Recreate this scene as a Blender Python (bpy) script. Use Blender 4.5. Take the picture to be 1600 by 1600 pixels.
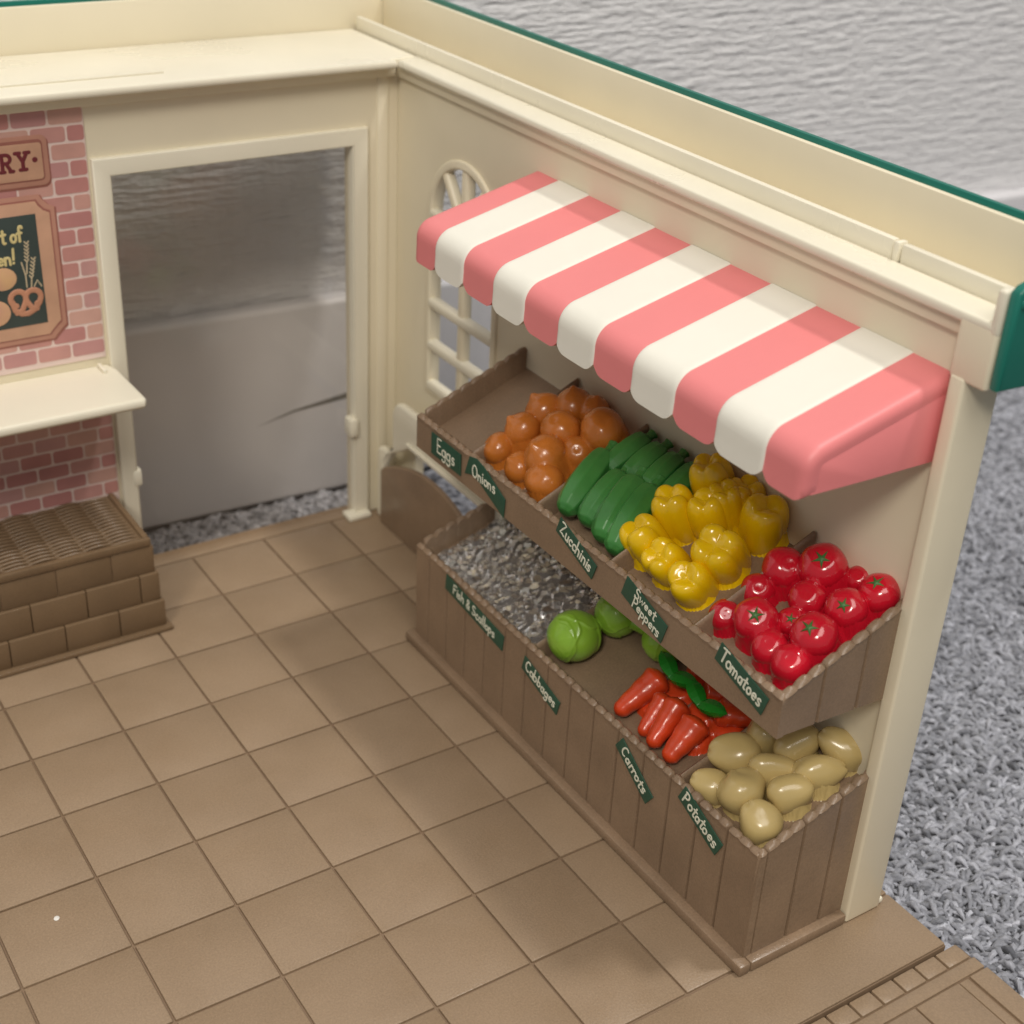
import bpy, bmesh, math, random
import numpy as np
from mathutils import Vector, Matrix

# ------------------------------------------------------------------ clear
for o in list(bpy.data.objects):
    bpy.data.objects.remove(o)
scene = bpy.context.scene
COL = scene.collection
S = 0.01                      # all coordinates below are centimetres
R_ = random.Random(7)

# ------------------------------------------------------------------ camera
F_PX = 2280.77
CAM_R = np.array([[0.838620647616316, -0.5426430576642246, 0.047475481676457515],
                  [-0.23360047438928705, -0.4370075108550515, -0.8685938370846135],
                  [0.4920835576979693, 0.717330431129959, -0.4932451974608736]])
CAM_C = np.array([-15.41221, -31.21166, 20.13257])
cam_data = bpy.data.cameras.new('camera')
cam = bpy.data.objects.new('camera', cam_data)
COL.objects.link(cam)
M = Matrix.Identity(4)
for i in range(3):
    M[i][0] = CAM_R[0][i]
    M[i][1] = -CAM_R[1][i]
    M[i][2] = -CAM_R[2][i]
    M[i][3] = CAM_C[i] * S
cam.matrix_world = M
cam_data.sensor_width = 36.0
cam_data.lens = 36.0 * F_PX / 1600.0
cam_data.clip_start = 0.01
cam_data.clip_end = 50.0
cam_data.dof.use_dof = True
cam_data.dof.focus_distance = 0.268
cam_data.dof.aperture_fstop = 24.0
scene.camera = cam

# ------------------------------------------------------------------ light
world = bpy.data.worlds.new('World')
scene.world = world
world.use_nodes = True
bg = world.node_tree.nodes['Background']
bg.inputs[0].default_value = (1.0, 0.975, 0.94, 1)
bg.inputs[1].default_value = 0.23


def area_lamp(name, direction, dist, size, watts, colour):
    d = Vector(direction).normalized()
    target = Vector((0, -9, 5)) * S
    li = bpy.data.lights.new(name, 'AREA')
    li.shape = 'DISK'
    li.size = size
    li.energy = watts
    li.color = colour
    ob = bpy.data.objects.new(name, li)
    COL.objects.link(ob)
    ob.location = target + d * dist
    ob.rotation_euler = d.to_track_quat('Z', 'Y').to_euler()
    return ob


area_lamp('ceiling_lamp', (0.27, -0.16, 1.0), 1.8, 0.13, 11.5, (1.0, 0.97, 0.92))
area_lamp('soft_fill', (-0.22, -0.55, 1.0), 2.0, 1.2, 15.5, (1.0, 0.955, 0.89))  # added broad soft fill in place of ceiling bounce, no real fixture
area_lamp('room_lamp', (-0.75, -0.65, 0.9), 2.0, 0.4, 13.0, (1.0, 0.93, 0.82))
scene.view_settings.view_transform = 'Standard'
scene.view_settings.look = 'None'
scene.view_settings.exposure = 0.0
scene.view_settings.gamma = 1.0


# ------------------------------------------------------------------ pixel helpers
def ray(u, v):
    return CAM_R.T @ np.array([(u - 800) / F_PX, (v - 800) / F_PX, 1.0])


def on_plane(u, v, p0, n, h=0.0):
    d = ray(u, v)
    n = np.array(n, float)
    t = ((np.array(p0) + n * h - CAM_C) @ n) / (d @ n)
    return CAM_C + t * d


def px_cm(pos):
    return ((np.array(pos) - CAM_C) @ CAM_R[2]) / F_PX      # cm per photo pixel at that depth


# ------------------------------------------------------------------ materials
def mat(name, col, rough=0.45, var=0.0, vscale=120.0, fine=0.0, fscale=1800.0, bump=0.0, bscale=900.0,
        coat=0.0, trans=0.0, spec=0.5, col2=None, sss=0.0, ior=1.5, rvar=0.0):
    m = bpy.data.materials.new(name)
    m.use_nodes = True
    nt = m.node_tree
    b = nt.nodes['Principled BSDF']
    b.inputs['Base Color'].default_value = (*col, 1)
    b.inputs['Roughness'].default_value = rough
    b.inputs['IOR'].default_value = ior
    b.inputs['Specular IOR Level'].default_value = spec
    b.inputs['Coat Weight'].default_value = coat
    b.inputs['Coat Roughness'].default_value = 0.12
    b.inputs['Transmission Weight'].default_value = trans
    if sss:
        b.inputs['Subsurface Weight'].default_value = sss
        b.inputs['Subsurface Radius'].default_value = (1, .8, .5)
        b.inputs['Subsurface Scale'].default_value = 0.0012
    geo = nt.nodes.new('ShaderNodeNewGeometry')
    last = None

    def noise(scale, detail=4.0):
        n = nt.nodes.new('ShaderNodeTexNoise')
        n.inputs['Scale'].default_value = scale
        n.inputs['Detail'].default_value = detail
        nt.links.new(geo.outputs['Position'], n.inputs['Vector'])
        return n

    if var or fine:
        c2 = col2 if col2 else tuple(max(0, c * (1 - var)) for c in col)
        n = noise(vscale, 5)
        ramp = nt.nodes.new('ShaderNodeMapRange')
        ramp.inputs['From Min'].default_value = 0.32
        ramp.inputs['From Max'].default_value = 0.68
        nt.links.new(n.outputs['Fac'], ramp.inputs['Value'])
        mx = nt.nodes.new('ShaderNodeMix')
        mx.data_type = 'RGBA'
        mx.inputs['A'].default_value = (*col, 1)
        mx.inputs['B'].default_value = (*c2, 1)
        nt.links.new(ramp.outputs['Result'], mx.inputs['Factor'])
        last = mx.outputs['Result']
        if fine:
            n2 = noise(fscale, 2)
            mr = nt.nodes.new('ShaderNodeMapRange')
            mr.inputs['From Min'].default_value = 0.3
            mr.inputs['From Max'].default_value = 0.7
            mr.inputs['To Min'].default_value = 1 - fine
            mr.inputs['To Max'].default_value = 1 + fine
            nt.links.new(n2.outputs['Fac'], mr.inputs['Value'])
            mm = nt.nodes.new('ShaderNodeVectorMath')
            mm.operation = 'SCALE'
            nt.links.new(last, mm.inputs[0])
            nt.links.new(mr.outputs['Result'], mm.inputs['Scale'])
            last = mm.outputs['Vector']
        nt.links.new(last, b.inputs['Base Color'])
    if rvar:
        n4 = noise(vscale * 1.7, 4)
        mr2 = nt.nodes.new('ShaderNodeMapRange')
        mr2.inputs['From Min'].default_value = 0.3
        mr2.inputs['From Max'].default_value = 0.7
        mr2.inputs['To Min'].default_value = max(0.03, rough - rvar)
        mr2.inputs['To Max'].default_value = rough + rvar
        nt.links.new(n4.outputs['Fac'], mr2.inputs['Value'])
        nt.links.new(mr2.outputs['Result'], b.inputs['Roughness'])
    if bump:
        n3 = noise(bscale, 3)
        bp = nt.nodes.new('ShaderNodeBump')
        bp.inputs['Strength'].default_value = 1.0
        bp.inputs['Distance'].default_value = bump
        nt.links.new(n3.outputs['Fac'], bp.inputs['Height'])
        nt.links.new(bp.outputs['Normal'], b.inputs['Normal'])
    return m


CREAM = mat('cream_plastic', (0.81, 0.735, 0.56), 0.38, var=0.06, vscale=28, bump=0.00002, bscale=500, rvar=0.08)
CREAM_PANE = mat('cream_trim_plastic', (0.81, 0.76, 0.62), 0.33, var=0.055, vscale=35, bump=0.00002, bscale=600, rvar=0.08)
BROWN = mat('brown_floor_plastic', (0.305, 0.216, 0.139), 0.42, var=0.2, vscale=70, fine=0.10, fscale=2600,
            bump=0.00006, bscale=2200, col2=(0.275, 0.193, 0.122), rvar=0.13)
BROWN_GAP = mat('brown_groove_plastic', (0.22, 0.145, 0.088), 0.6, var=0.1)
WOOD = mat('brown_crate_plastic', (0.275, 0.187, 0.12), 0.36, var=0.18, vscale=90, fine=0.10, fscale=2400,
           bump=0.00005, bscale=2000, rvar=0.08)
WOOD_DARK = mat('brown_counter_plastic', (0.175, 0.113, 0.062), 0.36, var=0.15, vscale=90, fine=0.08, fscale=2400,
                bump=0.00004, bscale=1500, rvar=0.08)
GREEN = mat('green_trim_plastic', (0.008, 0.16, 0.12), 0.3, var=0.08, vscale=60, bump=0.00002, bscale=400)
PINK = mat('pink_plastic', (0.79, 0.235, 0.24), 0.42, var=0.03, vscale=80, bump=0.00002, bscale=700)
WHITE = mat('ivory_plastic', (0.82, 0.80, 0.715), 0.42, var=0.03, vscale=80, bump=0.00002, bscale=700)
LABEL = mat('label_green_paper', (0.022, 0.085, 0.052), 0.45, var=0.1, vscale=200, bump=0.00002, bscale=900)
CHALK = mat('label_chalk_white', (0.78, 0.78, 0.64), 0.7, var=0.12, vscale=500)
ONION = mat('onion_plastic', (0.62, 0.195, 0.03), 0.26, var=0.22, vscale=130, bump=0.00012, bscale=330, coat=0.4, rvar=0.06)
ZUCC = mat('zucchini_plastic', (0.06, 0.255, 0.055), 0.34, var=0.2, vscale=150, bump=0.00004, bscale=500, coat=0.15,
           col2=(0.04, 0.19, 0.04))
PEPPER = mat('pepper_plastic', (0.92, 0.60, 0.004), 0.22, var=0.12, vscale=140, bump=0.00006, bscale=420, coat=0.5)
TOMATO = mat('tomato_plastic', (0.60, 0.009, 0.026), 0.16, var=0.15, vscale=140, bump=0.00003, bscale=300, coat=0.6)
CALYX = mat('calyx_paint', (0.06, 0.19, 0.045), 0.45, var=0.2, vscale=300)
CABB = mat('cabbage_plastic', (0.30, 0.56, 0.05), 0.27, var=0.3, vscale=110, bump=0.00004, bscale=300, coat=0.3)
CARROT = mat('carrot_plastic', (0.80, 0.075, 0.018), 0.28, var=0.25, vscale=220, bump=0.00012, bscale=650, coat=0.3)
LEAF = mat('carrot_leaf_plastic', (0.012, 0.22, 0.018), 0.25, var=0.2, vscale=150, coat=0.3, bump=0.00006, bscale=400)
POTATO = mat('potato_plastic', (0.60, 0.455, 0.19), 0.25, var=0.12, vscale=90, bump=0.00005, bscale=260, coat=0.35)
ICE = mat('clear_ice_plastic', (0.80, 0.80, 0.80), 0.2, trans=0.95, ior=1.4)
ICE_BED = mat('grey_ice_bed', (0.15, 0.13, 0.115), 0.5, var=0.25, vscale=300)


def carpet_material():
    m = bpy.data.materials.new('carpet_yarn')
    m.use_nodes = True
    nt = m.node_tree
    b = nt.nodes['Principled BSDF']
    b.inputs['Roughness'].default_value = 0.85
    b.inputs['Sheen Weight'].default_value = 0.25
    at = nt.nodes.new('ShaderNodeAttribute')
    at.attribute_name = 'shade'
    geo = nt.nodes.new('ShaderNodeNewGeometry')
    n = nt.nodes.new('ShaderNodeTexNoise')
    n.inputs['Scale'].default_value = 900
    n.inputs['Detail'].default_value = 3
    nt.links.new(geo.outputs['Position'], n.inputs['Vector'])
    ad = nt.nodes.new('ShaderNodeMath')
    ad.operation = 'MULTIPLY_ADD'
    ad.inputs[1].default_value = 0.5
    nt.links.new(n.outputs['Fac'], ad.inputs[0])
    nt.links.new(at.outputs['Fac'], ad.inputs[2])
    cr = nt.nodes.new('ShaderNodeValToRGB')
    cr.color_ramp.elements[0].position = 0.2
    cr.color_ramp.elements[0].color = (0.11, 0.115, 0.135, 1)
    cr.color_ramp.elements[1].position = 1.15 if False else 1.0
    cr.color_ramp.elements[1].color = (0.56, 0.575, 0.65, 1)
    nt.links.new(ad.outputs[0], cr.inputs['Fac'])
    nt.links.new(cr.outputs['Color'], b.inputs['Base Color'])
    bp = nt.nodes.new('ShaderNodeBump')
    bp.inputs['Distance'].default_value = 0.0003
    nt.links.new(n.outputs['Fac'], bp.inputs['Height'])
    nt.links.new(bp.outputs['Normal'], b.inputs['Normal'])
    return m


YARN = carpet_material()
CARPET = mat('carpet_backing', (0.17, 0.175, 0.20), 0.95, var=0.6, vscale=450, bump=0.001, bscale=400)


def wallpaper_material():
    m = bpy.data.materials.new('ribbed_wallpaper')
    m.use_nodes = True
    nt = m.node_tree
    b = nt.nodes['Principled BSDF']
    b.inputs['Roughness'].default_value = 0.7
    b.inputs['Base Color'].default_value = (0.79, 0.785, 0.80, 1)
    tc = nt.nodes.new('ShaderNodeTexCoord')

    def nz(sx, sy, sz, scale, detail):
        mp = nt.nodes.new('ShaderNodeMapping')
        mp.inputs['Scale'].default_value = (sx, sy, sz)
        nt.links.new(tc.outputs['Object'], mp.inputs['Vector'])
        n = nt.nodes.new('ShaderNodeTexNoise')
        n.inputs['Scale'].default_value = scale
        n.inputs['Detail'].default_value = detail
        nt.links.new(mp.outputs['Vector'], n.inputs['Vector'])
        return n
    s0 = nz(0.13, 1, 1, 560, 2.5)     # woven horizontal ribs
    c = nz(0.35, 1, 1, 800, 3)         # slubs that break the ribs
    d = nz(1, 1, 0.05, 200, 2)        # faint upright weave
    s1 = nt.nodes.new('ShaderNodeMath'); s1.operation = 'MULTIPLY_ADD'; s1.inputs[1].default_value = 0.5
    nt.links.new(c.outputs['Fac'], s1.inputs[0]); nt.links.new(s0.outputs[0], s1.inputs[2])
    s2 = nt.nodes.new('ShaderNodeMath'); s2.operation = 'MULTIPLY_ADD'; s2.inputs[1].default_value = 0.35
    nt.links.new(d.outputs['Fac'], s2.inputs[0]); nt.links.new(s1.outputs[0], s2.inputs[2])
    bp = nt.nodes.new('ShaderNodeBump')
    bp.inputs['Strength'].default_value = 1.0
    bp.inputs['Distance'].default_value = 0.0015
    nt.links.new(s2.outputs[0], bp.inputs['Height'])
    nt.links.new(bp.outputs['Normal'], b.inputs['Normal'])
    return m


WALLPAPER = wallpaper_material()
SKIRT = mat('skirting_vinyl', (0.70, 0.69, 0.715), 0.4, var=0.06, vscale=40, bump=0.00003, bscale=250)

# ------------------------------------------------------------------ object helpers
ORG = {}


def link(o, parent, loc):
    COL.objects.link(o)
    ORG[o.name] = np.array(loc, float)
    if parent is not None:
        o.parent = parent
        o.location = Vector((ORG[o.name] - ORG[parent.name]) * S)
    else:
        o.location = Vector(ORG[o.name] * S)


def thing(name, loc, label, cat, group=None):
    o = bpy.data.objects.new(name, None)
    o.empty_display_size = 0.01
    link(o, None, loc)
    o['label'] = label
    o['category'] = cat
    if group:
        o['group'] = group
    return o


def mesh_data(name, verts, faces, m, smooth=False):
    me = bpy.data.meshes.new(name)
    v = np.asarray(verts, float) * S
    me.from_pydata(v.tolist(), [], [tuple(int(i) for i in f) for f in faces])
    me.materials.append(m)
    me.update()
    bm = bmesh.new()
    bm.from_mesh(me)
    bmesh.ops.recalc_face_normals(bm, faces=bm.faces)
    bm.to_mesh(me)
    bm.free()
    if smooth:
        me.polygons.foreach_set('use_smooth', [True] * len(me.polygons))
    return me


def put(name, me, parent, loc):
    o = bpy.data.objects.new(name, me)
    link(o, parent, loc)
    return o


def mesh_obj(name, verts, faces, m, parent=None, smooth=False, origin=None):
    """verts are absolute centimetres"""
    v = np.asarray(verts, float)
    org = np.array(origin, float) if origin is not None else v.mean(0)
    return put(name, mesh_data(name, v - org, faces, m, smooth), parent, org)


def soft(o, width=0.03, seg=2, angle=35):
    """bevel the hard edges of an object's mesh and smooth by angle"""
    me = o.data if hasattr(o, 'data') else o
    bm = bmesh.new()
    bm.from_mesh(me)
    bmesh.ops.remove_doubles(bm, verts=bm.verts, dist=1e-7)
    ed = [e for e in bm.edges if len(e.link_faces) == 2 and e.calc_face_angle(0) > math.radians(angle)]
    if ed:
        bmesh.ops.bevel(bm, geom=ed, offset=width * S, segments=seg, profile=0.5, affect='EDGES', clamp_overlap=True)
    for f in bm.faces:
        f.smooth = True
    bm.to_mesh(me)
    bm.free()
    try:
        me.set_sharp_from_angle(angle=math.radians(40))
    except Exception:
        pass
    return o


BOXF = [(0, 1, 3, 2), (4, 6, 7, 5), (0, 4, 5, 1), (2, 3, 7, 6), (0, 2, 6, 4), (1, 5, 7, 3)]


def box(name, x, y, z, m, parent=None, bev=0.04, seg=2):
    v = [(a, b, c) for a in x for b in y for c in z]
    o = mesh_obj(name, v, BOXF, m, parent)
    if bev:
        soft(o, bev, seg)
    return o


def curve_mesh(splines, fill2d=True, extrude=0.0, bevel=0.0, res=2, cyclic=True):
    cu = bpy.data.curves.new('tmp', 'CURVE')
    cu.dimensions = '2D' if fill2d else '3D'
    if fill2d:
        cu.fill_mode = 'BOTH'
    cu.extrude = extrude
    cu.bevel_depth = bevel
    cu.bevel_resolution = res
    if fill2d:
        cu.offset = -bevel
    else:
        cu.use_fill_caps = True
    for pts in splines:
        sp = cu.splines.new('POLY')
        sp.points.add(len(pts) - 1)
        for p, q in zip(sp.points, pts):
            p.co = (q[0], q[1], 0, 1)
        sp.use_cyclic_u = cyclic
    ob = bpy.data.objects.new('tmp', cu)
    me = bpy.data.meshes.new_from_object(ob)
    v = np.array([tuple(x.co) for x in me.vertices])
    f = [tuple(p.vertices) for p in me.polygons]
    bpy.data.objects.remove(ob)
    bpy.data.meshes.remove(me)
    bpy.data.curves.remove(cu)
    return v, f


def plate(name, outline, holes, org, U, V, depth, bev, m, parent, smooth=True):
    """flat plate; local (u,v) -> org + u*U + v*V, front face at +N, thickness depth behind the org plane"""
    U = np.array(U, float); V = np.array(V, float); N = np.cross(U, V)
    v, f = curve_mesh([outline] + list(holes), True, depth / 2 - bev, bev)
    w = np.array(org) + v[:, :1] * U + v[:, 1:2] * V + (v[:, 2:3] - depth / 2) * N
    o = mesh_obj(name, w, f, m, parent)
    bm = bmesh.new(); bm.from_mesh(o.data)
    bmesh.ops.remove_doubles(bm, verts=bm.verts, dist=1e-7)
    bmesh.ops.recalc_face_normals(bm, faces=bm.faces)
    for fc in bm.faces:
        fc.smooth = smooth
    bm.to_mesh(o.data); bm.free()
    o.data.set_sharp_from_angle(angle=math.radians(50))
    return o


def arc(cx, cy, rx, ry, a0, a1, n=12):
    return [(cx + rx * math.cos(math.radians(a0 + (a1 - a0) * i / n)), cy + ry * math.sin(math.radians(a0 + (a1 - a0) * i / n)))
            for i in range(n + 1)]


def rrect(x0, x1, y0, y1, r, n=4):
    return (arc(x1 - r, y1 - r, r, r, 0, 90, n) + arc(x0 + r, y1 - r, r, r, 90, 180, n) +
            arc(x0 + r, y0 + r, r, r, 180, 270, n) + arc(x1 - r, y0 + r, r, r, 270, 360, n))


# ------------------------------------------------------------------ hand lettering (strokes)
A_ = arc
GLYPH = {
    'E': (.62, [[(.5, .98), (.1, .95), (.1, .02), (.52, .04)], [(.1, .5), (.42, .53)]]),
    'g': (.56, [A_(.24, .25, .19, .23, 50, 360, 12) , [(.43, .48), (.43, -.12)] + A_(.24, -.14, .19, .2, 0, -150, 8)]),
    's': (.46, [A_(.22, .37, .14, .12, 40, 260, 8) + A_(.2, .13, .15, .12, 80, -140, 8)]),
    'O': (.78, [A_(.36, .5, .29, .47, 100, 465, 20)]),
    'n': (.54, [[(.08, .5), (.08, .02)], [(.08, .3)] + A_(.25, .3, .16, .19, 160, 0, 8) + [(.42, .02)]]),
    'i': (.26, [[(.12, .5), (.12, .02)], [(.13, .72), (.14, .76)]]),
    'o': (.54, [A_(.25, .25, .19, .23, 100, 465, 14)]),
    'Z': (.66, [[(.08, .9), (.3, .96), (.54, .9), (.3, .45), (.1, .06), (.34, .08), (.58, .02)]]),
    'u': (.54, [[(.08, .5), (.08, .2)] + A_(.24, .2, .16, .18, 180, 360, 8) + [(.41, .5)], [(.41, .3), (.43, .02)]]),
    'c': (.46, [A_(.25, .25, .18, .23, 50, 310, 12)]),
    'h': (.54, [[(.08, 1.), (.08, .02)], [(.08, .3)] + A_(.25, .3, .16, .19, 160, 0, 8) + [(.42, .02)]]),
    'S': (.6, [A_(.3, .72, .2, .22, 40, 260, 10) + A_(.27, .27, .22, .24, 80, -150, 10)]),
    'w': (.7, [[(.06, .5), (.16, .03), (.32, .42), (.46, .03), (.6, .5)]]),
    'e': (.5, [[(.08, .27), (.4, .29)] + A_(.25, .27, .17, .22, 10, 310, 12)]),
    't': (.4, [[(.18, .82), (.17, .14)] + A_(.27, .14, .1, .12, 180, 300, 5), [(.02, .55), (.36, .58)]]),
    'P': (.6, [[(.1, -.02), (.1, .96)], [(.02, .9)] + A_(.22, .68, .26, .26, 100, -100, 12)]),
    'p': (.54, [[(.08, .5), (.08, -.38)], [(.08, .3)] + A_(.25, .26, .18, .22, 150, -170, 12)]),
    'r': (.4, [[(.08, .5), (.08, .02)], [(.08, .3)] + A_(.24, .3, .15, .19, 165, 40, 6)]),
    'T': (.62, [[(.02, .9), (.6, .96)], [(.3, .93), (.27, .02)]]),
    'm': (.8, [[(.08, .5), (.08, .02)], [(.08, .32)] + A_(.22, .3, .13, .18, 160, 0, 7) + [(.35, .03)],
               [(.36, .32)] + A_(.5, .3, .14, .18, 160, 0, 7) + [(.66, .02)]]),
    'a': (.54, [A_(.23, .24, .17, .22, 60, 400, 12), [(.41, .48), (.42, .02)]]),
    'F': (.58, [[(.52, .97), (.1, .93), (.1, 0)], [(.1, .5), (.42, .53)]]),
    '&': (.62, [[(.5, .05), (.18, .58)] + A_(.28, .72, .13, .16, 200, -20, 8) + [(.12, .3)] + A_(.26, .2, .18, .18, 170, 350, 8) + [(.5, .4)]]),
    'l': (.24, [[(.12, 1.), (.12, .02)]]),
    'C': (.64, [A_(.36, .5, .28, .45, 55, 305, 16)]),
    'b': (.54, [[(.08, 1.), (.08, .04)], [(.08, .3)] + A_(.25, .25, .18, .23, 150, -170, 12)]),
    'f': (.4, [A_(.3, .8, .12, .16, 20, 180, 6) + [(.18, .02)], [(.02, .52), (.34, .54)]]),
    '!': (.24, [[(.16, .98), (.12, .3)], [(.1, .06), (.11, .08)]]),
    ' ': (.32, []),
}


def layout(text, jitter=0.03, seed=1):
    rr = random.Random(seed)
    x = 0.0
    st = []
    for ch in text:
        adv, strokes = GLYPH[ch]
        jx, jy, sc = rr.uniform(-jitter, jitter), rr.uniform(-jitter, jitter), 1 + rr.uniform(-2 * jitter, 2 * jitter)
        for s in strokes:
            st.append([(x + jx + p[0] * sc, jy + p[1] * sc) for p in s])
        x += adv * 0.98
    return st, x


def strokes_obj(name, strokes, width, org, U, V, m, parent, flat=0.35):
    """pen strokes as low rounded ribbons lying on the plane org,U,V"""
    U = np.array(U, float); V = np.array(V, float); N = np.cross(U, V)
    vs, fs = [], []
    for s in strokes:
        v, f = curve_mesh([s], False, 0.0, width / 2, 2, False)
        base = len(vs)
        vs += v.tolist()
        fs += [tuple(i + base for i in q) for q in f]
        for e in (s[0], s[-1]):                    # round pen ends
            n = 8
            base = len(vs)
            vs.append((e[0], e[1], width / 2))
            for k in range(n):
                a = 2 * math.pi * k / n
                vs.append((e[0] + width / 2 * math.cos(a), e[1] + width / 2 * math.sin(a), 0))
            fs += [(base, base + 1 + k, base + 1 + (k + 1) % n) for k in range(n)]
    v = np.array(vs)
    w = np.array(org) + v[:, :1] * U + v[:, 1:2] * V + v[:, 2:3] * flat * N
    o = mesh_obj(name, w, fs, m, parent, True)
    return o


# ================================================================== SETTING
CZ = -1.5                      # carpet level
WA = np.array([-3.58, 4.12]); WB = np.array([2.51, 3.77])
WD = (WB - WA) / np.linalg.norm(WB - WA)
WN = np.array([WD[1], -WD[0]])      # towards the room


def wall_pt(s, off, z):
    p = WA + WD * s + WN * off
    return (p[0], p[1], z)


def wall_box(name, s, off, z, m, bev):
    v = [wall_pt(a, b, c) for a in s for b in off for c in z]
    o = mesh_obj(name, v, BOXF, m)
    if bev:
        soft(o, bev, 3)
    o['kind'] = 'structure'
    return o


carpet = mesh_obj('carpet', [(-45, -60, CZ), (75, -60, CZ), (75, 8, CZ), (-45, 8, CZ)], [(0, 1, 2, 3)], CARPET)
carpet['kind'] = 'structure'
rw = mesh_data('room_wall', [(-45, 0, 0), (75, 0, 0), (75, 0, 60), (-45, 0, 60), (-45, 1, 0), (75, 1, 0), (75, 1, 60), (-45, 1, 60)],
               [(0, 1, 2, 3), (4, 7, 6, 5), (0, 4, 5, 1), (3, 2, 6, 7), (0, 3, 7, 4), (1, 5, 6, 2)], WALLPAPER)
room_wall = put('room_wall', rw, None, (WA[0] - WN[0] * 0.7, WA[1] - WN[1] * 0.7, CZ))
room_wall.rotation_euler = (0, 0, math.atan2(WD[1], WD[0]))
room_wall['kind'] = 'structure'
skirt = wall_box('skirting_board', (-45, 75), (-0.68, 0.0), (CZ + 0.1, 4.72), SKIRT, 0.16)
WEDGE = mat('wedge_grey', (0.20, 0.19, 0.17), 0.6, var=0.2, vscale=300)  # dark grey for the thin tapered wedge on the skirting face
mesh_obj('dark_wedge', [wall_pt(3.2, .004, 1.20), wall_pt(4.4, .004, 1.53), wall_pt(6.2, .004, 1.79), wall_pt(6.9, .004, 1.9),
                        wall_pt(6.9, .004, 1.68), wall_pt(6.2, .004, 1.60), wall_pt(4.4, .004, 1.46)], [(0, 1, 6), (1, 2, 5, 6), (2, 3, 4, 5)], WEDGE, skirt)


def carpet_pile():
    rng = np.random.default_rng(3)
    sp = 0.118
    xs, ys = np.meshgrid(np.arange(-8, 34, sp), np.arange(-27, 4.0, sp * 0.8))
    P = np.stack([xs.ravel(), ys.ravel(), np.full(xs.size, CZ)], 1)
    P[:, :2] += rng.uniform(-.09, .09, (len(P), 2))
    # keep what lies outside the toy's base and in front of the wall and near the view
    side = (P[:, :2] - WA) @ WN
    d = (P - CAM_C) @ CAM_R.T
    u = F_PX * d[:, 0] / d[:, 2] + 800
    v = F_PX * d[:, 1] / d[:, 2] + 800
    keep = (side > 0.12) & ~((P[:, 0] < 3.15) & (P[:, 1] < 0.4)) & (d[:, 2] > 5) & (u > -120) & (u < 1950) & (v > -100) & (v < 1720)
    P = P[keep]
    n = len(P)
    # one tuft: a leaning yarn loop
    seg, ring = 5, 4
    t = np.linspace(0, 1, seg)
    cx = (t - .5) * 0.30
    cz = 0.065 * np.sin(t * math.pi) ** 0.8 + 0.02
    rad = 0.040 * (0.55 + 0.6 * np.sin(t * math.pi))
    tv, tf = [], []
    for i in range(seg):
        for k in range(ring):
            a = 2 * math.pi * k / ring + i * .5
            tv.append((cx[i], rad[i] * 1.15 * math.cos(a), cz[i] + rad[i] * math.sin(a)))
    for i in range(seg - 1):
        for k in range(ring):
            tf.append((i * ring + k, i * ring + (k + 1) % ring, (i + 1) * ring + (k + 1) % ring, (i + 1) * ring + k))
    tv = np.array(tv); tf = np.array(tf)
    yaw = rng.normal(-0.8, 0.75, n) + np.where(rng.random(n) < .35, rng.uniform(0, 3, n), 0)
    sc = rng.uniform(.65, 1.55, n)
    c, s_ = np.cos(yaw), np.sin(yaw)
    hz = rng.uniform(.55, 1.6, n)
    X = (tv[None, :, 0] * c[:, None] - tv[None, :, 1] * s_[:, None]) * sc[:, None] + P[:, :1]
    Y = (tv[None, :, 0] * s_[:, None] + tv[None, :, 1] * c[:, None]) * sc[:, None] + P[:, 1:2]
    Z = tv[None, :, 2] * hz[:, None] * sc[:, None] + P[:, 2:3]
    V = np.stack([X, Y, Z], 2).reshape(-1, 3)
    Fc = (tf[None] + (np.arange(n) * len(tv))[:, None, None]).reshape(-1, 4)
    me = bpy.data.meshes.new('pile')
    me.vertices.add(len(V)); me.vertices.foreach_set('co', ((V - np.array([15, -26, CZ])) * S).ravel())
    me.loops.add(Fc.size); me.loops.foreach_set('vertex_index', Fc.ravel())
    me.polygons.add(len(Fc)); me.polygons.foreach_set('loop_start', np.arange(0, Fc.size, 4))
    me.polygons.foreach_set('use_smooth', np.ones(len(Fc), bool))
    at = me.attributes.new('shade', 'FLOAT', 'POINT')
    sh = np.repeat(rng.normal(.28, .15, n), len(tv)) + rng.uniform(-.05, .05, n * len(tv))
    at.data.foreach_set('value', sh)
    me.materials.append(YARN)
    me.update(); me.validate()
    o = put('pile', me, carpet, (15, -26, CZ))
    o['kind'] = 'stuff'
    o['label'] = 'grey twisted yarn loops of the carpet'


carpet_pile()

# ================================================================== TOY FLOOR
floor = thing('toy_shop_floor', (-5, -9, -1.4), 'brown plastic floor base with square tile grid under the toy shop', 'toy floor')
box('base', (-16, 3.0), (-19.54, 0.62), (-1.48, -0.05), BROWN_GAP, floor, 0.03)
TG = 0.024


def tile_at(x0, x1, y0, y1, z=0.0, nm='tile', dep=0.06):
    o = box(nm, (x0 + TG, x1 - TG), (y0 + TG, y1 - TG), (z - dep, z), BROWN, floor, 0.022, 2)
    return o


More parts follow.
